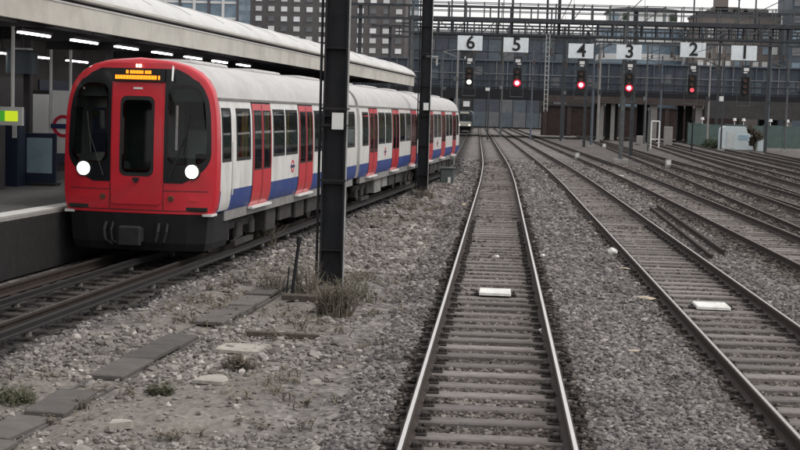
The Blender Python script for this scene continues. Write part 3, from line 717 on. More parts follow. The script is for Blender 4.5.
    MB().box((0, (yi+yb)/2, 2.93), (2.3, yb-yi-.1, .05)).build('saloon_ceiling', 'lining', train)
    for sd_ in (1, -1):
        MB().box((sd_*.55, (yi+yb)/2, 2.885), (.14, yb-yi-.6, .03)).build('saloon_light', 'saloon_light', train)
        edges = [yi+.1] + [e for d_ in doors for e in (d_-.95, d_+.95)] + [yb-.1]
        for q in range(0, len(edges), 2):
            e0, e1 = edges[q], edges[q+1]
            if e1 - e0 < .6: continue
            bs = MB().box((sd_*1.02, (e0+e1)/2, 1.40), (.5, e1-e0, .14), bev=.04); bs.box((sd_*1.28, (e0+e1)/2, 1.70), (.12, e1-e0, .55), bev=.04); bs.build('bench_seat', 'moquette', train)
        for d_ in doors:
            for e in (-.95, .95): MB().cyl((sd_*.80, d_+e, 1.05), (sd_*.80, d_+e, 2.9), .022, n=8).build('grab_pole', 'pole_yellow', train)
            MB().cyl((0, d_, 1.05), (0, d_, 2.9), .022, n=8).build('grab_pole', 'pole_yellow', train) if sd_ > 0 else None
    # underframe, equipment, bogies
    b = MB().box((0, (ya+yb)/2 + (.6 if ci == 0 else 0), .76), (2.3, yb-ya-1.4, .16)); uf = b.build('underframe', 'under', train)
    y_ = bog[0] + 1.9
    while y_ < bog[1] - 2.6:
        ln = R.uniform(.9, 1.7); hh = R.uniform(.30, .46)
        for sd_ in (1, -1):
            MB().box((sd_*.92, y_ + ln/2, .67 - hh/2), (.66, ln, hh), bev=.03).build('equipment_box', 'solebar' if R.random() < .3 else 'under', uf)
        y_ += ln + R.uniform(.15, .5)
    for bc in bog:
        b = MB()
        for sd_ in (1, -1):
            b.box((sd_*1.04, bc, .52), (.14, 2.7, .16), bev=.03)
            for wy in (-1.05, 1.05): b.box((sd_*1.06, bc+wy, .40), (.22, .34, .30), bev=.04)
            b.box((sd_*1.10, bc, .40), (.12, .5, .3), bev=.03)
            b.box((sd_*1.20, bc, .17), (.10, 1.5, .10))       # shoe beam
        b.box((0, bc, .5), (2.0, .4, .16))
        bg_ = b.build('bogie', 'under', train)
        for wy in (-1.05, 1.05):
            wm = MB()
            for sd_ in (1, -1): wm.cyl((sd_*.70, bc+wy, .37), (sd_*.83, bc+wy, .37), .37, .36, 20)
            wm.cyl((-.7, bc+wy, .37), (.7, bc+wy, .37), .08); wm.build('wheelset', 'wheel', bg_, True)
for yg in (15.35, 30.9):
    b = MB()
    for j in range(5):
        s_ = .0 if j % 2 == 0 else .05
        b.box((0, yg + .05 + j*.10, 2.05), (2.3-s_*2, .10, 2.6-s_), 0)
    b.build('gangway_bellows', 'rubber', train)

# ------------------------------------------------------------------ platform and canopy (parallel to the train)
AX = -math.atan(.066)
plat = tag(link('platform', None, None, (float(t_axis(27)), 27, 0), AX), kind='structure', label='station platform beside the train')
P0, P1 = -24, 49
b = MB().box((-1.56 - 3.0, (P0+P1)/2, .40), (6.0, P1-P0, 1.0)); b.build('platform_surface', 'platform', plat)
b = MB().box((-1.56 - .19, (P0+P1)/2, .904), (.36, P1-P0, .008)); b.build('edge_line', 'plat_edge', plat)
for i in range(int((P1-P0)/1.2)):
    pass
cope = MB().box((0, 0, 0), (.55, 1.18, .07), bev=.012).mesh('coping_stone', 'concrete')
for i in range(44): link('coping_stone', cope, plat, (-1.56 - .24, P0 + .6 + i*1.2, .862))
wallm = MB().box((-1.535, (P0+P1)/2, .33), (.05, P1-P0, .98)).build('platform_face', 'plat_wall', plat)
bw = thing('platform_back_wall', (0, 0, 0), 'dark panelled wall at the back of the platform', 'wall'); bw.parent = None
bw.location = plat.location; bw.rotation_euler = plat.rotation_euler
MB().box((-6.9, (P0+P1)/2, 2.5), (.3, P1-P0, 5.2)).build('wall', 'soffit', bw)
pm = MB().box((0, 0, 0), (.03, 2.3, 2.3)).mesh('wall_panel', 'navy'); pm2 = MB().box((0, 0, 0), (.03, 2.3, 2.3)).mesh('wall_panel', 'canopy_steel')
for i in range(26): link('wall_panel', pm2 if i % 4 else pm, bw, (-6.72, P0 + 2 + i*2.75, 2.3))
CX = -math.atan(.075)
CLOC = Vector((-6.86, 27, 0))
can = thing('platform_canopy', CLOC, 'long station canopy with beige fascia and pale sloping roof edge', 'canopy', rz=CX)
C0, C1 = -24, 46.5; cm, cl = (C0+C1)/2, C1-C0
fas = MB().box((-1.20, cm, 4.48), (.07, cl, .46)).build('fascia', 'fascia', can)
MB().box((-1.165, cm, 4.695), (.04, cl, .03)).build('fascia_trim', 'canopy_roof', fas)
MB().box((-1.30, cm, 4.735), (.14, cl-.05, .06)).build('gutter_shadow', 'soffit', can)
b = MB(); pr = [(-1.16, 4.775), (-1.12, 4.82), (-1.14, 4.90), (-1.30, 5.06), (-1.6, 5.22), (-2.2, 5.42), (-3.2, 5.58), (-5, 5.66), (-7, 5.6), (-7, 5.1), (-3, 5.0), (-1.3, 4.77)]
b.sweep(pr, [(0, C0, 0), (0, C1, 0)]); b.build('roof_edge', 'canopy_roof', can, True)
MB().box((-1.10, cm, 4.815), (.05, cl, .05)).build('roof_edge_trim', 'fascia', can)
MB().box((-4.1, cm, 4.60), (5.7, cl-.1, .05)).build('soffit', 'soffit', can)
for i in range(24):                                              # roof sheets: standing seams
    MB().sweep([(-1.3, 5.062), (-1.6, 5.222), (-2.2, 5.422), (-3.2, 5.582), (-3.2, 5.60), (-2.2, 5.44), (-1.6, 5.24), (-1.3, 5.08)], [(0, C0+1+i*3, 0), (0, C0+1.05+i*3, 0)]).build('roof_seam', 'canopy_roof', can)
beam = MB().box((0, 0, 0), (5.4, .14, .28)).mesh('cross_beam', 'canopy_steel'); post = MB().box((0, 0, 1.7), (.18, .18, 3.4), bev=.02).mesh('post', 'canopy_steel')
for i in range(13):
    yy = C0 + 2 + i*5.4
    link('cross_beam', beam, can, (-4.0, yy, 4.43)); link('post', post, can, (-4.6, yy, .9))
MB().box((-2.55, cm, 4.46), (.10, cl-.2, .20)).build('long_beam', 'canopy_steel', can)
CXM = Matrix.Translation(CLOC) @ Matrix.Rotation(CX, 4, 'Z')
lt = MB().box((0, 0, .05), (.13, 1.5, .05)).mesh('light_casing', 'canopy_steel'); tb = MB().box((0, 0, 0), (.07, 1.42, .03)).mesh('light_tube', 'tube')
AXM = Matrix.Translation(plat.location) @ Matrix.Rotation(AX, 4, 'Z')
ords = ['nearest the viewer', 'second from the viewer', 'third from the viewer', 'fourth from the viewer', 'fifth from the viewer', 'sixth from the viewer', 'seventh from the viewer', 'eighth from the viewer', 'ninth from the viewer']
for row, (ox, z_, nm) in enumerate(((-2.0, 4.12, 'front row'), (-5.2, 3.95, 'back row'))):
    for i in range(9):
        p = CXM @ Vector((ox, -6.0 + i*2.6, z_))
        t = thing('strip_light', p, 'lit fluorescent strip light under the canopy, %s, %s' % (nm, ords[i]), 'light', 'strip lights under the canopy', CX)
        link('light_casing', lt, t); link('light_tube', tb, t)
        MB().cyl((0, .5, .06), (0, .5, 4.58 - z_), .015, n=6).build('hanger', 'canopy_steel', t)

# ------------------------------------------------------------------ things on the platform
def pworld(x_, y_, z_=.90): return AXM @ Vector((x_, y_, z_))
def on_platform(name, px_, py_, depth, label, cat):
    p = at(px_, py_, depth); return thing(name, (p.x, p.y, .9), label, cat)
# roundel sign board
q = at(58, 126, 33.0)
rs = thing('station_sign', (q.x, q.y, .9), 'white station sign with red ring and dark bar beside train', 'sign')
b = MB().box((.07, 0, q.z - .9 + .1), (.44, .05, 1.5), bev=.01); b.build('board', 'board_white', rs)
MB().ring((.14, -.03, q.z-.9), .19, .27, .02, 32).build('ring', 'sign_red', rs)
MB().box((.14, -.045, q.z-.9), (.60, .02, .11)).build('bar', 'sign_blue', rs)
for u in (-.2, .28): MB().cyl((u, .04, 0), (u, .04, 3.2), .035).build('post', 'plate', rs)
# poster frame left of it
q = at(41, 113, 34.5); pf = thing('poster_board', (q.x, q.y, .9), 'tall pale framed poster board left of the round sign', 'poster board')
h = q.z - .9
MB().box((0, 0, h), (.66, .06, 1.15), bev=.01).build('frame', 'rubber', pf); MB().box((0, -.034, h-.03), (.54, .012, 1.0)).build('poster', 'board_white', pf)
for u in (-.28, .28): MB().box((u, .03, h/2-.25), (.06, .05, h-.5)).build('leg', 'rubber', pf)
q = at(40, 163, 32.0); pb = thing('poster_stand', (q.x, q.y, .9), 'light blue low poster stand below the pale poster', 'poster stand')
MB().box((0, 0, .62), (.78, .08, 1.2), bev=.01).build('frame', 'navy', pb); MB().box((0, -.046, .70), (.60, .012, .82)).build('poster', 'poster_blue', pb)
MB().box((0, 0, .03), (.86, .4, .06)).build('base', 'rubber', pb)
q = at(8, 116, 29.8); nd = thing('departure_display', (q.x-.10, q.y, q.z), 'green and yellow lit departure display hanging from a white post', 'display')
MB().box((0, 0, 0), (.86, .14, .40)).build('casing', 'plate', nd)
MB().box((.20, -.075, 0), (.28, .012, .22)).build('screen', 'screen', nd); MB().box((-.10, -.075, 0), (.30, .012, .22)).build('screen', 'screen2', nd)
MB().cyl((.2, 0, .1), (.2, 0, 4.55-q.z), .04).build('post', 'plate', nd)
for i, (px_, dp_, wd, hh, mm, lb) in enumerate(((9, 31.5, .62, 1.75, 'navy', 'dark blue vending cabinet at the left edge of the picture'), (-14, 30, .7, 1.9, 'canopy_steel', 'grey cabinet just left of the dark blue cabinet'))):
    q = at(px_, 160, dp_); v = thing('platform_cabinet', (q.x, q.y, .9), lb, 'cabinet')
    MB().box((0, 0, hh/2), (wd, .5, hh), bev=.03).build('body', mm, v); MB().box((0, -.256, hh*.6), (wd-.14, .012, hh*.5)).build('door', 'poster_pale' if i else 'navy', v)
    MB().box((wd/2-.09, -.27, hh*.72), (.10, .03, .30)).build('handle', 'plate', v)
q = at(22, 62, 32); cc = thing('canopy_equipment', (q.x, q.y, q.z), 'grey blue equipment box hanging under the canopy lights', 'equipment box')
MB().box((0, 0, 0), (.62, .5, .55), bev=.05).build('case', 'girder', cc); MB().box((0, 0, .29), (.40, .35, .06)).build('lid', 'plate', cc); MB().cyl((0, 0, .3), (0, 0, 4.58-q.z), .03).build('hanger', 'canopy_steel', cc)

# ------------------------------------------------------------------ dark steel masts
def mast(px_, py_, wd, H, label, plate_z, bands, arm=None):
    p = gp(px_, py_, -.12); t = thing('steel_mast', (p.x, p.y, -.35), label, 'mast', 'dark steel masts beside the train')
    for sd_ in (-1, 1):
        MB().box((sd_*(wd/2-.015), 0, H/2), (.03, .22, H)).build('flange', 'mast', t)
    MB().box((wd/2+.012, -.09, H/2+.1), (.022, .035, H-.4)).build('lit_edge_strip', 'mast_edge', t)  # added pale strip, paints the light caught on the flange edge
    MB().box((0, .02, H/2), (wd-.061, .02, H-.01)).build('web', 'mast', t)
    for q in range(int(H/1.1)):
        MB().box((0, -.05, .9 + q*1.1), (wd-.062, .12, .016)).build('stiffener', 'mast', t)
    bo = MB().cyl((0, 0, 0), (0, 0, .05), .022, n=6).mesh('base_bolt', 'mast_edge')
    for bu in (-.27, .27):
        for bv in (-.2, .2): link('base_bolt', bo, t, (bu, bv, .30))
    b = MB().box((0, 0, .16), (wd+.35, .62, .30), bev=.03); b.build('footing', 'concrete_lid', t)
    for zb in bands:
        for yy in (-.16, .16): MB().box((0, yy, zb), (wd+.04, .018, .035)).build('clamp_band', 'mast', t)
    MB().box((.06, -.18, plate_z), (.19, .015, .27)).build('number_plate', 'plate', t)
    MB().cyl((-wd/2-.05, -.05, .3), (-wd/2-.05, -.05, H-.3), .022, n=8).build('conduit', 'mast', t)
    MB().box((0, 0, H+.015), (wd+.12, .40, .03)).build('cap_plate', 'gantry', t)
    if arm:
        b = MB().box((arm[1]/2, -.02, arm[0]), (arm[1], .05, .06)); b.cyl((arm[1]-.05, -.02, arm[0]-.05), (arm[1]-.05, -.02, arm[0]-.32), .035); b.build('bracket_arm', 'mast_edge', t)
    return t
m1 = mast(331, 290, .39, 7.6, 'tall dark steel mast with small white plate, nearest the viewer', 3.02, (2.95, 3.22, 2.05))
m2 = mast(422, 193, .40, 8.2, 'tall dark steel mast farther off, in front of the third carriage', 3.45, (3.3, 5.4), (5.3, .45))

# ------------------------------------------------------------------ cable trough with lids
p = gp(150, 342); tr = thing('cable_trough', (float(trough_x(p.y)), p.y, -.195), 'row of grey concrete cable trough lids with one lid missing', 'cable trough', rz=AX)
MB().box((0, .2, -.09), (.36, 13.4, .16)).build('channel', 'dark_hole', tr)
ldm = MB().box((0, 0, 0), (.40, .95, .05), bev=.012).mesh('lid', 'concrete_lid')
for i in range(13):
    if abs(-6 + i - (gp(157, 326).y - p.y)) < .55 or i == 3: continue
    o = link('lid', ldm, tr, (R.uniform(-.04, .04), -6 + i*1.0 + R.uniform(-.03, .03), .045 + R.uniform(-.02, .02)), R.uniform(-.08, .08)); o.rotation_euler.x = R.uniform(-.04, .04); o.rotation_euler.y = R.uniform(-.05, .05)
for sd_ in (-1, 1): MB().box((sd_*.20, .2, -.06), (.04, 13.4, .16)).build('trough_side', 'concrete_lid', tr)

# ------------------------------------------------------------------ ground clutter
def blob_plate(name, px_, py_, sx, sy, sz, m, label, cat, rz=0, tilt=(0, 0), group=None):
    p = gp(px_, py_); z0 = float(gz(p.x, p.y)); b = MB(); pts = []
    rr_ = random.Random(int(px_*7+py_))
    for u, v in ((-1, -.8), (-.2, -1), (.75, -.95), (1, -.3), (.85, .6), (.3, 1), (-.55, .85), (-1, .3)):
        pts.append((u*sx/2*rr_.uniform(.7, 1.15), v*sy/2*rr_.uniform(.7, 1.15)))
    if rr_.random() < .6: pts.pop(rr_.randrange(8))
    n = len(pts)
    for z in (-sz/2, sz/2):
        for u, v in pts: b.v.append((u, v, z + rr_.uniform(-.12, .12)*sz))
    b.f = [tuple(range(n-1, -1, -1)), tuple(range(n, 2*n))] + [(i, (i+1) % n, n+(i+1) % n, n+i) for i in range(n)]; b.m = [0]*len(b.f)
    if name == 'litter':
        b = MB(); b.v = [tuple(np.array(v) * (sx*.5, sy*.5, sz*.55) * rr_.uniform(.5, 1.15)) for v in ICO]; b.f = [tuple(int(k) for k in f) for f in ICF]; b.m = [0]*20
    o = b.build(name, m); o.location = (p.x, p.y, z0 + sz*.35 + .025); o.rotation_euler = (tilt[0], tilt[1], rz)
    tag(o, label, cat, group); return o
blob_plate('concrete_slab', 243, 355, .62, .46, .035, 'slab', 'pale broken slab lying flat, the farther of two beside the weeds', 'slab', .2, (.05, .05))
blob_plate('concrete_slab', 213, 388, .34, .34, .035, 'slab', 'smaller pale broken slab, nearer the viewer left of the track', 'slab', -.1, (.08, 0))
blob_plate('concrete_slab', 226, 322, .18, .2, .05, 'slab', 'little pale chip of slab beyond the weeds', 'slab', .5)
blob_plate('concrete_slab', 120, 433, .22, .2, .06, 'slab', 'lone pale stone chip near the lower left corner', 'slab', .5)
o = MB().box((0, 0, 0), (.95, .10, .06), bev=.01).build('timber_plank', 'timber'); p = gp(283, 341); o.location = (p.x, p.y, float(gz(p.x, p.y)) + .05); o.rotation_euler = (0, .02, .05); tag(o, 'dark weathered plank lying across the rubble below the near mast', 'plank')
o = MB().box((0, 0, 0), (.55, .20, .09), bev=.012).build('timber_block', 'timber'); p = gp(300, 304); o.location = (p.x, p.y, float(gz(p.x, p.y)) + .05); o.rotation_euler = (0, 0, -.08); tag(o, 'short dark timber block at the foot of the leaning stake', 'timber')
p = gp(291, 301); st = thing('iron_stake', (p.x, p.y, float(gz(p.x, p.y))-.05), 'dark iron stake leaning slightly beside the near mast', 'stake')
MB().cyl((0, 0, 0), (.11, 0, 1.02), .03, .026, 8).build('rod', 'mast', st); MB().cyl((.10, 0, .93), (.112, 0, 1.05), .042, .04, 8).build('head', 'mast', st)
b = MB(); b.cyl((-.10, .12, .0), (-.06, .12, .55), .014, .012, 6); b.build('rod', 'mast', st)
for i, (px_, py_, sx, sy, sz, m, lb) in enumerate([
    (612, 256, .28, .26, .16, 'litter', 'crumpled white litter in the gravel left of the second track'),
    (626, 272, .32, .2, .06, 'litter_tan', 'thin tan scrap just nearer than the crumpled white litter'),
    (645, 303, .42, .22, .07, 'litter_tan', 'tan board scrap beside the second track left rail'),
    (542, 260, .13, .13, .10, 'litter', 'small pale scrap right of the nearest track, beyond the cover'),
    (464, 208, .16, .16, .14, 'litter_tan', 'small yellowish scrap left of the nearest track, far off'),
    (541, 331, .10, .10, .09, 'litter', 'tiny white scrap beside the nearest track right rail, close'),
    (497, 258, .12, .12, .10, 'litter', 'tiny pale scrap between the nearest rails beyond the cover'),
    (590, 224, .18, .14, .06, 'litter_tan', 'flat tan scrap between the first and second tracks, far off'),
    (621, 176, .5, .5, .10, 'litter', 'white sheet in the gravel beyond the second track'),
    (634, 352, .20, .12, .05, 'litter_tan', 'tan chip in the gravel nearest the viewer, right of centre')]):
    blob_plate('litter', px_, py_, sx, sy, sz, m, lb, 'litter', R.uniform(-.6, .6), (R.uniform(-.1, .1), R.uniform(-.1, .1)), 'scraps of litter on the ballast')
for px_, py_, lb, c in ((495, 291, 'pale box cover fixed between the rails of the nearest track', CEN[0]), (717, 305, 'pale box cover fixed between the rails of the second track', CEN[1])):
    p = gp(px_, py_, -.10); t = thing('track_magnet', (float(c(p.y)) + (.02 if px_ < 600 else -.07), p.y, -.16), lb, 'track magnet')
    MB().box((0, 0, .045), (.53, .62, .05), bev=.012).build('cover', 'cover', t); MB().box((0, 0, 0), (.70, .24, .06)).build('mounting_plate', 'chair', t)
    for u in (-.31, .31): MB().cyl((u, 0, .03), (u, 0, .06), .02, n=6).build('bolt', 'chair', t)
for i, ((xa, ya), (xb, yb)) in enumerate((((650, 208), (712, 258)), ((657, 206), (724, 253)))):
    a, c = gp(xa, ya, -.08), gp(xb, yb, -.08); d = (c - a); L_ = d.length
    o = MB().sweep(RP, [(0, -L_/2, 0), (0, L_/2, 0)]).build('spare_rail', 'rail_side'); mid = (a + c)/2
    o.location = (mid.x, mid.y, -.01); o.rotation_euler = (0, 0, math.atan2(-(a-c).x, (a-c).y))
    tag(o, ('nearer' if i == 0 else 'farther') + ' of two short rusty rails lying loose right of the second track', 'rail', 'loose rails')
p = gp(447, 184); t = thing('trackside_box', (p.x, p.y, -.22), 'dull green low trackside box beyond the far mast', 'cabinet')
MB().box((0, 0, .35), (.62, .5, .72), bev=.05).build('case', 'dull_green', t); MB().box((0, 0, .74), (.70, .58, .06), bev=.01).build('lid', 'dull_green', t); MB().box((.10, -.26, .2), (.12, .03, .3)).build('tag_plate', 'plate', t)

def blades(b, cx, cy, cz, n, h, spread, rg, lean=.5, wd=.008):
    for i in range(n):
        a = rg.uniform(0, 6.28); r = spread*math.sqrt(rg.random()); x0, y0 = cx + r*math.cos(a), cy + r*math.sin(a)
        hh = h*rg.uniform(.35, 1); la = rg.uniform(0, 6.28); le = lean*hh*rg.uniform(.1, 1.5); w_ = wd*rg.uniform(.6, 1.4); t = rg.uniform(0, 3.14)
        dx, dy = math.cos(t)*w_, math.sin(t)*w_; mx_, my_ = x0 + math.cos(la)*le*.35, y0 + math.sin(la)*le*.35; ex, ey = x0 + math.cos(la)*le, y0 + math.sin(la)*le
        b.quad((x0-dx, y0-dy, cz), (x0+dx, y0+dy, cz), (mx_+dx*.8, my_+dy*.8, cz+hh*.6), (mx_-dx*.8, my_-dy*.8, cz+hh*.6))
        b.quad((mx_-dx*.8, my_-dy*.8, cz+hh*.6), (mx_+dx*.8, my_+dy*.8, cz+hh*.6), (ex+dx*.15, ey+dy*.15, cz+hh), (ex-dx*.15, ey-dy*.15, cz+hh))
        if rg.random() < .6:      # small leaves on the stem
            for q in range(5):
                f = rg.uniform(.3, .95); px_, py_, pz_ = x0+(ex-x0)*f, y0+(ey-y0)*f, cz+hh*f; l = rg.uniform(.03, .07); aa = rg.uniform(0, 6.28); ux, uy = math.cos(aa)*l, math.sin(aa)*l
                b.quad((px_, py_, pz_), (px_+ux*.5-uy*.3, py_+uy*.5+ux*.3, pz_+l*.2), (px_+ux, py_+uy, pz_+l*.1), (px_+ux*.5+uy*.3, py_+uy*.5-ux*.3, pz_+l*.2))
for i, (px_, py_, n, h, sp_, m, lb) in enumerate([
    (334, 316, 300, .60, .26, 'leaf', 'dense dry weed clump at the foot of the near mast'),
    (354, 304, 60, .45, .28, 'leaf_green', 'thin green weed right of the near mast foot'),
    (306, 298, 80, .65, .22, 'leaf', 'tall wispy dry weed between stake and near mast'),
    (272, 292, 50, .55, .22, 'leaf', 'wispy dry weed left of the leaning stake'),
    (240, 372, 120, .22, .16, 'leaf', 'low brown weed between the two pale slabs'),
    (160, 398, 90, .14, .12, 'leaf_green', 'tiny green weed below the cable trough'),
    (12, 402, 160, .2, .25, 'leaf_green', 'low green weed at the left edge beside the trough'),
    (262, 245, 130, .55, .3, 'leaf', 'dry weed beside the train wheels'),
    (425, 200, 120, .5, .35, 'leaf', 'dry weed at the foot of the far mast')]):
    p = gp(px_, py_); b = MB(); blades(b, 0, 0, 0, n, h, sp_, random.Random(i), .6); o = b.build('weed_clump', m); o.location = (p.x, p.y, float(gz(p.x, p.y)) - .02); tag(o, lb, 'weed', 'weeds in the rubble')
b = MB(); rg = random.Random(3)
for i in range(520):
    Y = rg.uniform(12, 46); X = rg.uniform(float(c_train(Y)) + 2.0, float(CEN[0](Y)) - 1.3)
    if wob(X*.9+7, Y*.9) + .35*wob(X*3.1, Y*2.7+3) < .0: continue
    blades(b, X, Y, float(gz(X, Y))-.01, 9, rg.uniform(.08, .2), .13, rg, 1.1, .008)
tag(b.build('dry_grass', 'leaf'), 'sparse dry grass on the rubble strip', 'grass', kind='stuff')

# ------------------------------------------------------------------ signal gantry
GY = 100.0
def gx(px_): return at(px_, 60, GY).x
gan = thing('signal_gantry', (8.6, GY, -.25), 'long grey lattice signal gantry spanning all the running lines', 'gantry')
def gl(b): return b
XL, XR = -6.6 - 8.6, 24 - 8.6; zt, zb = 9.55 + .25, 8.55 + .25
for yy in (-.55, .55):
    MB().box(((XL+XR)/2, yy, zt), (XR-XL, .14, .26)).build('top_chord', 'gantry_dark', gan)
    MB().box(((XL+XR)/2, yy, zb), (XR-XL, .12, .12)).build('bottom_chord', 'gantry_dark', gan)
um = MB().box((0, 0, 0), (.10, .08, .80)).mesh('upright', 'gantry_dark')
n = 30
for i in range(n+1):
    u = XL + (XR-XL)*i/n
    for yy in (-.55, .55): link('upright', um, gan, (u, yy, (zt+zb)/2))
b_ = MB().box((0, 0, 0), (.07, .06, 1.25)).mesh('brace', 'gantry'); 
for i in range(n):
    if i % 3 == 1: continue
    o = link('brace', b_, gan, (XL + (XR-XL)*(i+.5)/n, -.55, (zt+zb)/2)); o.rotation_euler = (0, .86*(1 if i % 2 else -1), 0)
MB().box(((XL+XR)/2, 0, zt + .15), (XR-XL, 1.0, .04)).build('walkway', 'gantry', gan)
for yy in (-.58, .58):
    for hz_ in (.62, 1.18): MB().box(((XL+XR)/2, yy, zt+hz_), (XR-XL, .05, .055)).build('handrail', 'gantry', gan)
    pm_ = MB().box((0, 0, 0), (.07, .05, 1.1)).mesh('rail_post', 'gantry')
    for i in range(0, 25): link('rail_post', pm_, gan, (XL + .2 + i*1.26, yy, zt + .68))
for u, wd in ((XL + .2, .34), (0, .42), (XR - .3, .34)):
    for yy in (-.5, .5): MB().box((u, yy, 4.9), (wd*.55, .2, 9.8)).build('leg', 'gantry', gan)
    for q in range(6): MB().box((u, 0, .9 + q*1.5), (.08, .9, .08)).build('leg_tie', 'gantry', gan)
    MB().box((u, 0, .1), (1.0, 1.8, .4)).build('footing', 'concrete', gan)
for px_, top, wd in ((497, 13.5, .13), (511, 12.6, .16), (546, 13.4, .15), (558, 13.2, .22), (463, 11.6, .12), (693, 11.5, .09), (738, 11.4, .09), (755, 11.6, .09), (450, 11.2, .1)):
    u = gx(px_) - 8.6; MB().box((u, .66, (top + 8.6)/2 + .25), (wd, .12, top-8.6)).build('finial_post', 'gantry_dark', gan)
    MB().box((u, .66, top+.27), (wd+.08, .16, .04)).build('post_cap', 'gantry', gan)
lad = MB()
u = gx(547) - 8.6
for sd_ in (-.2, .2): lad.box((u + sd_*.6, -.75, 6.2), (.06, .06, 5.4))
for q in range(16): lad.box((u, -.75, 3.7 + q*.33), (.24, .05, .04))
lad.build('ladder', 'mast_edge', gan)
sig = [('6', 470, 43, 'sig_white', 469, 82, 'showing a white light', 'leftmost'), ('5', 516, 45, 'sig_red', 517, 83, 'showing red', 'second from left'), ('4', 581, 51, 'sig_red', 581, 85, 'showing red', 'third from left'),
       ('3', 629, 52, 'sig_red', 629, 88, 'showing red', 'fourth from left'), ('2', 693, 50, 'sig_dim', 692, 90, 'glowing dim red', 'second from right'), ('1', 744, 53, None, 745, 92, 'unlit', 'rightmost')]
for ch, sx, sy, lamp, lx, ly, state, place in sig:
    p = at(sx, sy, GY - .75); t = thing('number_board', p, '%s number board on the signal gantry, black %s on white' % (place, {'6': 'six', '5': 'five', '4': 'four', '3': 'three', '2': 'two', '1': 'one'}[ch]), 'number board', 'number boards on the gantry')
    MB().box((0, 0, 0), (1.75, .06, 1.02)).build('board', 'sign_board', t)
    tm = text_mesh(ch, 1.28, .012, 'ink'); o = link('digit', tm, t, (.04, -.045, 0))
    for u in (-.6, .6): MB().box((u, .06, .65), (.07, .05, 1.2)).build('hanger', 'gantry_dark', t)
    q = at(lx, ly, GY - .7)
    s_ = thing('railway_signal', q, 'signal under the number %s board, %s, %s on the gantry' % ({'6': 'six', '5': 'five', '4': 'four', '3': 'three', '2': 'two', '1': 'one'}[ch], state, place), 'signal', 'signals on the gantry')
    b = MB().box((0, .10, .28), (.62, .10, 1.55), bev=.02); b.build('backboard', 'ink', s_)
    MB().box((0, .28, .25), (.40, .30, 1.25), bev=.02).build('lamp_case', 'gantry_dark', s_)
    for q_ in range(3):
        hz_ = q_*.40; b = MB()
        b.ring((0, -.06, hz_), .17, .19, .22, 16).build('hood', 'ink', s_)
        if q_ == 0 and lamp:
            MB().cyl((0, .05, hz_), (0, -.04, hz_), .15, .145, 16).build('lens', {'sig_red': 'sig_red', 'sig_white': 'sig_white', 'sig_dim': 'sig_dim'}[lamp], s_)
            if lamp == 'sig_red': MB().ring((0, -.01, hz_), .152, .26, .06, 20).build('glow_ring', 'sig_halo', s_)  # glowing ring added for the bloom round the lamp
        else: MB().cyl((0, .05, hz_), (0, -.01, hz_), .16, .15, 14).build('lens', 'lens_red', s_)
    MB().box((0, .28, (p.z - q.z + .9)/2 + .55), (.09, .09, max(.2, p.z - q.z + .9 - .6))).build('hanger', 'gantry', s_)
    ri = MB().box((.02, .1, 1.55), (.62, .25, .62), bev=.02).build('route_indicator', 'gantry_dark', s_)
    b = MB(); rg = random.Random(int(ch)*3)
    b.box((.02, -.04, 1.55), (.34, .02, .22)); b.box((.02 + rg.uniform(-.1, .1), -.04, 1.33), (.26, .02, .09)); b.build('indicator_face', 'plate', ri)
    # platform cage under each signal
    cg = MB()
    for u in (-.45, .45): cg.box((u, .5, .1), (.04, .04, 2.2))
    cg.box((0, .5, -.95), (.9, .5, .05)); cg.box((0, .5, 1.1), (.9, .04, .04)); cg.build('service_cage', 'gantry', s_)

um2 = MB().box((0, 0, 0), (.12, .1, 1.0)).mesh('upright', 'gantry_dark'); dm = MB().box((0, 0, 0), (.10, .1, 2.2)).mesh('dropper', 'gantry'); im2 = MB().cyl((0, 0, -.5), (0, 0, 0), .14, .10, 8).mesh('insulator', 'brown_beam')
for gy, gz_, lb, step, x0 in ((150, 11.2, 'dark portal gantry with droppers, middle one of three behind the signal gantry', 2, 0), (118, 11.0, 'dark portal gantry, closest of three behind the signal gantry', 1.7, 2), (184, 13.7, 'dark portal gantry, farthest of three, just before the blue grey bridge', 2.3, -1)):
    g2 = thing('catenary_gantry', (8, gy, -.25), lb, 'gantry', 'portal gantries')
    for z_ in (gz_, gz_+1.1): MB().box((6, 0, z_), (56, .3, .2)).build('chord', 'gantry_dark', g2)
    for i in range(int(54/step)): link('upright', um2, g2, (-21 + i*step, 0, gz_+.55))
    for i, u in enumerate((-11, -8, -4.6, -1.2, 2.2, 5.4, 8.5, 11.6, 14.5)): link('dropper', dm, g2, (u+x0*.3, -.2, gz_-1.1)); link('insulator', im2, g2, (u+x0*.3, -.2, gz_-2.2))
    for u in (-20, 1.0+x0, 20): MB().box((u, .3, gz_/2+.5), (.3, .3, gz_+1)).build('leg', 'gantry_dark', g2)
for i, (u, lb) in enumerate(((-8, 'leftmost'), (-4.6, 'second from left'), (-1.2, 'middle'), (5.4, 'second from right'), (11.6, 'rightmost'))):
    b = MB(); pts = [(8+u, 60 + 9*q, 8.5 + .45*((q-5)/5)**2) for q in range(11)]
    for a_, c_ in zip(pts, pts[1:]): b.cyl(a_, c_, .022, n=5, cap=False)
    for q in range(1, 10): b.cyl((8+u, 60+9*q, 7.6), pts[q], .012, n=4, cap=False)
    b.cyl((8+u, 60, 7.6), (8+u, 150, 7.6), .02, n=5, cap=False)
    o = b.build('overhead_wire', 'gantry_dark'); tag(o, 'thin overhead contact wire strung above the tracks, %s' % lb, 'wire', 'overhead wires')
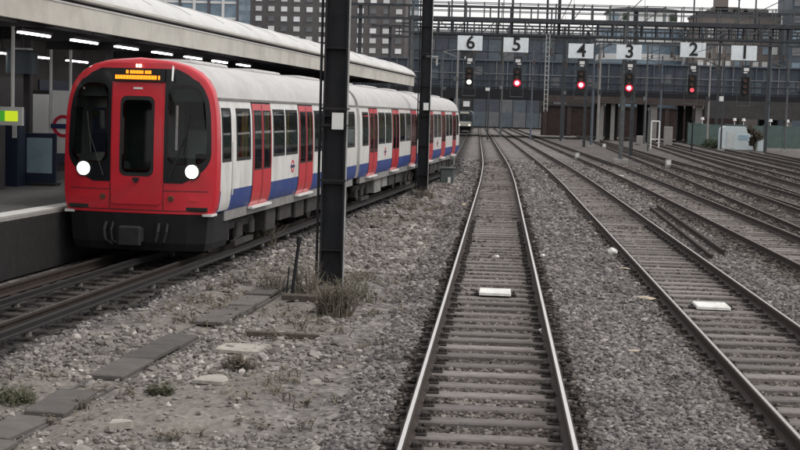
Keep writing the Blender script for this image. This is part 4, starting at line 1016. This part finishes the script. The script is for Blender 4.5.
# ------------------------------------------------------------------ road bridge beyond
BY = 200.0
def bx_(px_, Y=BY): return at(px_, 90, Y).x
brg = thing('road_bridge', (10, BY, -.25), 'blue grey plate girder road bridge crossing above all the tracks', 'bridge')
X0, X1 = -40, 62; zb0, zb1 = 6.35, 10.6
MB().box(((X0+X1)/2-10, 0, (zb0+zb1)/2+.25), (X1-X0, .12, zb1-zb0)).build('girder_web', 'girder', brg)
for z_, d_, hh in ((zb0+.1, .7, .16), (zb1+.05, .8, .2)): MB().box(((X0+X1)/2-10, -.05, z_+.25), (X1-X0, d_, hh)).build('girder_flange', 'girder_rib', brg)
rm = [MB().box((0, 0, 0), (.16, .30, zb1-zb0-.12)).mesh('stiffener', m) for m in ('girder_rib', 'girder', 'clad3')]
i = 0; u = X0
while u < X1:
    link('stiffener', rm[R.choice((0, 0, 1, 2))], brg, (u-10, -.2, (zb0+zb1)/2+.25)); u += R.choice((1.55, 1.55, 1.6))
pmesh = [MB().box((0, 0, 0), (1.3, .03, h_)).mesh('web_panel', m) for h_, m in ((3.4, 'clad0'), (2.0, 'clad2'), (1.2, 'clad3'), (2.6, 'clad4'), (1.5, 'clad1'))]
u = X0 + .78
while u < X1:
    k = R.randrange(5); hgt = (3.4, 2.0, 1.2, 2.6, 1.5)[k]
    link('web_panel', pmesh[k], brg, (u-10, -.08, R.uniform(zb0+.35+hgt/2, zb1-.25-hgt/2)+.25)); u += 1.56
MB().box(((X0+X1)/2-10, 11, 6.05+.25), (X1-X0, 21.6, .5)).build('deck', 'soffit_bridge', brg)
MB().box(((X0+X1)/2-10, 22, 8.3), (X1-X0, .3, 4.2)).build('far_girder', 'girder', brg)
for px_ in (400, 446, 603, 614, 623, 655, 700, 790):
    u = bx_(px_) - 10; wide = .55 if px_ in (603, 614, 623) else .9
    for yy in (.5, 10.5, 20.5): MB().box((u, yy, 3.1), (wide, wide*1.2, 6.0)).build('pier', 'pier' if yy < 1 else 'wallgrey', brg)
xa, xb = bx_(545)-10, bx_(705)-10
MB().box(((xa+xb)/2, -.55, 5.75), (xb-xa, .5, .95)).build('cross_beam', 'brown_beam', brg)
xa2, xb2 = bx_(705)-10, X1-10
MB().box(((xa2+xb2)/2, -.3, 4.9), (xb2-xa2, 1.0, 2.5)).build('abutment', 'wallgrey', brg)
MB().box(((X0+X1)/2-10, -.45, 6.15), (X1-X0, .4, 1.5)).build('soffit_shade_strip', 'soffit_bridge', brg)  # added dark strip, paints the shade band below the girder
for z_ in (7.2, 8.1, 9.0): MB().cyl((X0-10, -.42, z_), (X1-10, -.42, z_), .07, n=6).build('service_pipe', 'clad3' if z_ > 8.5 else 'gantry_dark', brg)
# a low wall seen under the bridge
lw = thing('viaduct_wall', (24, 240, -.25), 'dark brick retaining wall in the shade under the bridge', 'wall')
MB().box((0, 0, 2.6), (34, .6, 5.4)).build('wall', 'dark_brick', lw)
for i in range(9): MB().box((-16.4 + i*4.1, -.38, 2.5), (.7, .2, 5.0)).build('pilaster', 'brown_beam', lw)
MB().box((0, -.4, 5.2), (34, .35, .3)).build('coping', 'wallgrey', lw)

# distant trains on the lines
def far_train(c, Y, pale, label):
    t = thing('distant_train', (float(c(Y)), Y, 0), label, 'train', 'distant trains under the bridge')
    pts = [(hw(z)*.95, z) for z in zpts(.86, 3.70)]; pts = pts + [(-x_, z_) for x_, z_ in reversed(pts[:-1])]
    b = MB(); b.sweep(pts, [(0, 0, 0), (0, 1.2, 0), (0, 19, 0)]); b.build('body', 'train_far', t, True)
    MB().box((0, -.04, 1.35), (2.3, .08, .75), bev=.03).build('front_panel', pale, t)
    for sd_ in (-1, 1):
        MB().box((sd_*.68, -.03, 2.45), (.95, .06, .75), bev=.02).build('windscreen', 'glass', t)
        MB().cyl((sd_*.85, -.05, 1.15), (sd_*.85, -.10, 1.15), .14, n=12).build('headlight', 'led_white', t)
    MB().box((0, -.05, 3.22), (1.5, .08, .34), bev=.02).build('roof_panel', 'train_far_pale', t)
    MB().box((0, 9.5, .55), (2.2, 17.5, .6)).build('underframe', 'under', t)
    for wy in (2, 4.2, 14.5, 16.7):
        b = MB()
        for sd_ in (-1, 1): b.cyl((sd_*.69, wy, .38), (sd_*.82, wy, .38), .38, n=14)
        b.build('wheelset', 'wheel', t)
far_train(c_train, 236, 'train_far_pale', 'distant dark train with pale cream front panel, leftmost under the bridge')

# ------------------------------------------------------------------ right hand side: hoarding, cabin, posts
hd = thing('green_hoarding', (30, 183, -.25), 'dull green panelled hoarding along the right side below the bridge', 'hoarding')
hpm = [MB().box((0, 0, 1.45), (2.36, .06, 2.9)).mesh('hoarding_panel', 'hoard'), MB().box((0, 0, 1.4), (2.36, .06, 2.8)).mesh('hoarding_panel', 'hoard')]
hpost = MB().box((0, .06, 1.5), (.12, .12, 3.0)).mesh('hoarding_post', 'gantry')
xs0 = at(688, 130, 183).x - 30
for i in range(12): link('hoarding_panel', hpm[i % 2], hd, (xs0 + 1.2 + i*2.4, R.uniform(-.02, .02), 0)); link('hoarding_post', hpost, hd, (xs0 + i*2.4, 0, 0))
p = gp(735, 149, -.2); p = at(735, 149, 160); hut = thing('equipment_cabin', (p.x, 160, -.25), 'pale blue white equipment cabin with rounded top by hoarding', 'cabin')
W_, H_ = 3.5, 2.7; prof = [(-W_/2, 0)] + [(-W_/2 + .55*(1-math.cos(a)), H_ - .55 + .55*math.sin(a)) for a in np.linspace(0, math.pi/2, 6)] + [(W_/2 - .55*(1-math.cos(a)), H_ - .55 + .55*math.sin(a)) for a in np.linspace(math.pi/2, 0, 6)] + [(W_/2, 0)]
MB().prism(prof, -1.1, 1.1).build('body', 'cab_white', hut)
MB().box((-.7, -1.12, 1.15), (.85, .05, 1.9)).build('door', 'poster_pale', hut); MB().box((.7, -1.12, 1.5), (1.1, .04, .5)).build('vent', 'poster_blue', hut); MB().box((0, 0, .06), (3.7, 2.4, .12)).build('base', 'wallgrey', hut)
p = at(761, 145, 158); bn = thing('white_bin', (p.x, 158, -.25), 'small whitish bin right of the equipment cabin', 'bin')
MB().box((0, 0, .7), (.75, .7, 1.3), bev=.06).build('body', 'cab_white', bn); MB().box((0, 0, 1.42), (.82, .78, .12), bev=.03).build('lid', 'cab_white', bn)
def leafy(name, loc, n, rx, rz, m, label, seed, size=.16):
    t = thing(name, loc, label, 'shrub'); rg = random.Random(seed); b = MB(); nb = 9
    cl_ = [(rg.uniform(-.7, .7)*rx, rg.uniform(-.7, .7)*rx, rz*rg.uniform(.5, 1.5), rg.uniform(.35, .6)) for _ in range(nb)]
    for i in range(n):
        c = rg.choice(cl_); d = Vector((rg.gauss(0, 1), rg.gauss(0, 1), rg.gauss(0, 1))).normalized()*c[3]*rx*rg.uniform(.4, 1)
        p = Vector(c[:3]) + d; a = Vector((rg.gauss(0, 1), rg.gauss(0, 1), rg.gauss(0, 1))).normalized()*size; q = a.orthogonal().normalized()*size*.5
        b.quad(p-a, p+q, p+a, p-q)
    b.build('foliage', m, t)
    s_ = MB()
    for c in cl_: s_.cyl((0, 0, 0), c[:3], .05, .02, 5)
    s_.build('stem', 'timber', t)
p = at(755, 145, 156); leafy('shrub', (p.x, 156, -.2), 1100, .9, 1.7, 'bush_brown', 'dark brown shrub between cabin and hoarding', 1)
p = at(712, 146, 165); leafy('shrub', (p.x, 165, -.2), 700, 1.3, .5, 'bush', 'low dark green shrub left of the equipment cabin', 2)
for px_, py_, wd, hh, lb in ((668, 137, 1.0, 2.4, 'pale upright concrete block left of the green hoarding'), (640, 138, .8, 1.2, 'short pale concrete block near the bridge piers')):
    p = at(px_, py_, 172); o = thing('concrete_block', (p.x, 172, -.25), lb, 'concrete block'); MB().box((0, 0, hh/2), (wd, .8, hh), bev=.05).build('block', 'pier', o); MB().box((0, 0, .08), (wd+.3, 1.1, .16)).build('foot', 'wallgrey', o)
p = at(655, 137, 150); hf = thing('tubular_stand', (p.x, 150, -.25), 'white tubular hoop frame standing left of the concrete block', 'frame')
for u in (-.42, .42): MB().cyl((u, 0, 0), (u, 0, 3.0), .07).build('upright', 'plate', hf)
MB().cyl((-.42, 0, 3.0), (.42, 0, 3.0), .07).build('cross_bar', 'plate', hf); MB().cyl((-.42, 0, 1.1), (.42, 0, 1.1), .05).build('cross_bar', 'plate', hf)
for i, (px_, Y) in enumerate(((692, 140), (648, 140), (622, 140))):
    p = at(px_, 140, Y); t = thing('line_side_post', (p.x, Y, -.25), ['dark lineside post before the green hoarding', 'grey lineside post with cap beside the white frame', 'pale lineside post left of the grey post'][i], 'post')
    MB().cyl((0, 0, 0), (0, 0, 3.4 + i*.8), .09, .07, 8).build('shaft', ['mast', 'gantry', 'pier'][i], t); MB().box((0, 0, 3.4+i*.8), (.3, .2, .3)).build('cap', ['mast', 'gantry', 'plate'][i], t)
for i, (px_, py_) in enumerate(((735, 124), (744, 124), (771, 126), (788, 127), (703, 118))):
    p = at(px_, py_, 182.5); t = thing('boundary_lamp', (p.x, 182.9, 2.6), 'small white lamp topping the green hoarding, %s' % ['left of the pair above the cabin', 'right of the pair above the cabin', 'fourth from left', 'rightmost', 'leftmost'][i], 'lamp', 'lamps on the hoarding')
    MB().cyl((0, 0, 0), (0, 0, .5), .05).build('stem', 'plate', t); MB().cyl((0, 0, .5), (0, 0, .85), .24, .18, 12).build('globe', 'plate', t)
for i, (px_, py_, lb) in enumerate(((577, 160, 'left'), (604, 149, 'middle'), (668, 168, 'right'))):
    p = gp(px_, py_); t = thing('ground_signal', (p.x, p.y, -.22), 'small whitish ground signal box between the distant tracks, %s one' % lb, 'ground signal', 'ground signals')
    MB().box((0, 0, .3), (.36, .3, .55), bev=.04).build('case', 'concrete', t); MB().box((0, -.16, .38), (.26, .03, .26)).build('face', 'plate', t); MB().box((0, 0, .03), (.5, .4, .1)).build('base', 'wallgrey', t)

# ------------------------------------------------------------------ buildings on the skyline
def building(name, pxa, pxb, ytop, Y, depth, wallm, label, win=None, zmin=-.25):
    a = at(pxa, 100, Y); c = at(pxb, 100, Y); zt_ = at((pxa+pxb)/2, ytop, Y).z; W_ = c.x - a.x
    t = thing(name, ((a.x+c.x)/2, Y, -.25), label, 'building')
    MB().box((0, depth/2, zt_/2+.12), (W_, depth, zt_+.25)).build('wall', wallm, t)
    MB().box((0, depth/2, zt_+.45), (W_+.5, depth+.5, .5)).build('roof', 'slate', t)
    if win:
        cols, rowh, ww, wh, mm, z0 = win; cw = W_/cols; ms = [MB().box((0, 0, 0), (ww, .16, wh)).mesh('window', m_) for m_ in mm]
        z_ = z0
        while z_ < zt_ - wh*.7:
            for i in range(cols): link('window', ms[R.randrange(len(ms))], t, (-W_/2 + cw*(i+.5), -.05, z_))
            z_ += rowh
    return t, W_, zt_
building('office_block', 238, 403, -62, 330, 18, 'dark_office', 'dark grey office block with grid of small white windows', (13, 2.30, 1.45, 1.15, ['win_white', 'win_white', 'pale_wall', 'pale_wall', 'clad3'], 15.2))
t, W_, zt_ = building('glass_building', 150, 236, -30, 300, 15, 'win_blue', 'blue glass building with pale columns behind the canopy', None)
for i in range(7): MB().box((-W_/2 + W_*i/6, -.25, zt_/2), (.55, .4, zt_)).build('column', 'pale_wall' if i % 2 else 'slate', t)
for q in range(8): MB().box((0, -.12, 12 + q*3.4), (W_, .2, .5)).build('floor_band', 'pale_wall', t)
t, W_, zt_ = building('pale_tower', 403, 416, -20, 390, 12, 'win_blue', 'slim pale blue tower right of the dark office block', (2, 3, 1.4, 1.6, ['win_blue', 'pale_wall'], 16))
# curved white building
a = at(600, 20, 300); c = at(692, 20, 300); cw_ = thing('curved_building', ((a.x+c.x)/2, 306, -.25), 'white modern building with curved glass storeys behind the gantry', 'building')
W_ = c.x - a.x
def plan_c(k): return [(W_/2*k*math.sin(t_), -6*k*math.cos(t_)) for t_ in np.linspace(-math.pi/2, math.pi/2, 15)] + [(W_/2*k, 14), (-W_/2*k, 14)]
def extr(poly, z0, z1):
    b = MB(); n = len(poly)
    for z in (z0, z1):
        for u, v in poly: b.v.append((u, v, z))
    b.f = [tuple(range(n-1, -1, -1)), tuple(range(n, 2*n))] + [(i, (i+1) % n, n+(i+1) % n, n+i) for i in range(n)]; b.m = [0]*len(b.f); return b
extr(plan_c(.96), 0, 23.5).build('wall', 'win_blue', cw_)
for q, z_ in enumerate((12.5, 15.8, 19.1, 22.3)): extr(plan_c(1.0 - .03*(q % 2)), z_, z_+1.25).build('storey_band', 'pale_wall', cw_)
extr(plan_c(.72), 23.5, 26.3).build('penthouse', 'pale_wall', cw_); extr(plan_c(.78), 26.3, 26.7).build('roof', 'slate', cw_)
for q in range(6): MB().box((-W_*.33 + q*W_*.13, -4.0 + abs(q-2.5)*.45, 24.9), (1.5, .5, 1.5)).build('window', ['win_blue', 'bush'][q % 2], cw_)
# brown terrace with chimneys
t, W_, zt_ = building('brown_terrace', 694, 786, 16, 290, 14, 'brown_wall', 'brown brick terrace with stepped roof and chimney stacks', (10, 3.2, 1.1, 1.7, ['win_blue', 'clad3', 'pale_wall'], 11.5))
for px_, hh, wd in ((723, 3.6, 2.6), (728, 1.6, 5.5), (742, 1.4, 3.0), (758, 1.2, 5), (712, 1.0, 1.2)):
    MB().box((at(px_, 20, 290).x - t.location.x, 4, zt_+.6+hh/2), (wd, 3, hh)).build('chimney_stack', 'brown_wall', t)
MB().box((at(784, 20, 290).x - t.location.x, -1, zt_-1.0), (2.0, 1.0, 2.8)).build('white_bay', 'win_white', t)
building('dark_corner_block', 787, 840, -10, 280, 14, 'clad0', 'blue grey corner block at the right edge of the skyline', (4, 3.2, 1.6, 1.8, ['win_blue', 'clad3'], 11))
# blue grey shed of many cladding panels between bridge and skyline
SY = 345
sh = thing('cladded_station_shed', (20, SY, -.25), 'long blue grey station shed of patchwork cladding behind the bridge', 'shed')
Xa, Xb = at(395, 50, SY).x - 20, at(840, 50, SY).x - 20; ZT = at(600, 37, SY).z
MB().box(((Xa+Xb)/2, 6, ZT/2), (Xb-Xa, 12, ZT)).build('wall', 'wallgrey', sh)
cl = [MB().box((0, 0, 0), (3.1, .2, 3.6)).mesh('cladding_panel', 'clad%d' % i) for i in range(5)] + [MB().box((0, 0, 0), (1.6, .3, 1.3)).mesh('cladding_panel', 'win_white')]
u = Xa + 1.7
while u < Xb - 1.5:
    for r_ in range(3):
        link('cladding_panel', cl[R.choice((0, 0, 1, 1, 2, 3, 4, 4, 5))], sh, (u, -.12 + R.uniform(-.03, .03), ZT - 2.2 - r_*3.75))
    for r_ in range(2):
        if R.random() < .75: link('cladding_panel', cl[R.choice((1, 3, 3, 4, 5))], sh, (u, -.12, 2.2 + r_*3.6))
    u += 3.25
b = MB().sweep([(-.5, 0), (6, 1.2), (12.5, 0), (12.5, -.3), (-.5, -.3)], [(0, 0, 0), (0, Xb-Xa, 0)]); me = b.mesh('roof', 'slate'); me.transform(Matrix.Translation((Xa, 0, ZT+.32)) @ Matrix.Rotation(-math.pi/2, 4, 'Z') @ Matrix.Scale(-1, 4, (1, 0, 0))); link('roof', me, sh)
# slim masts and poles standing in the throat between gantry and bridge
for i, (px_, Y, zt_, wd, m_) in enumerate(((441, 150, 9.5, .22, 'gantry'), (456, 178, 11.5, .3, 'pier'), (488, 160, 8.8, .2, 'gantry_dark'), (501, 185, 12, .28, 'gantry'), (531, 170, 11, .22, 'girder_rib'), (563, 188, 12.5, .35, 'gantry_dark'),
        (592, 150, 11.5, .3, 'girder_rib'), (598, 188, 13, .4, 'pier'), (645, 165, 12, .28, 'gantry'), (660, 185, 11.5, .3, 'girder_rib'), (708, 178, 12, .26, 'pier'), (722, 150, 10, .2, 'gantry_dark'), (768, 186, 12, .3, 'girder_rib'), (786, 160, 10.5, .24, 'gantry'))):
    q = at(px_, 120, Y); t = thing('slim_mast', (q.x, Y, -.25), 'slim upright mast before the blue grey bridge, number %s counted from the left' % ['one', 'two', 'three', 'four', 'five', 'six', 'seven', 'eight', 'nine', 'ten', 'eleven', 'twelve', 'thirteen', 'fourteen'][i], 'mast', 'slim masts before the bridge')
    MB().cyl((0, 0, 0), (0, 0, zt_), wd*.5, wd*.35, 8).build('shaft', m_, t); MB().box((0, 0, .15), (.7, .7, .3)).build('base', 'concrete', t)
    a_ = R.choice((-1, 1)); b = MB(); b.cyl((0, 0, zt_-1.2), (a_*1.9, 0, zt_-.5), .05, n=6); b.cyl((0, 0, zt_-.2), (a_*1.9, 0, zt_-.5), .03, n=6); b.build('bracket', m_, t)
    b = MB(); b.box((R.uniform(-.2, .2), -.2, R.uniform(5.5, 8)), (R.uniform(.3, .7), .1, R.uniform(.3, .8))); b.build('name_plate', R.choice(('plate', 'gantry_dark', 'gantry_dark', 'clad3', 'gantry')), t)

scn.render.engine = 'CYCLES'
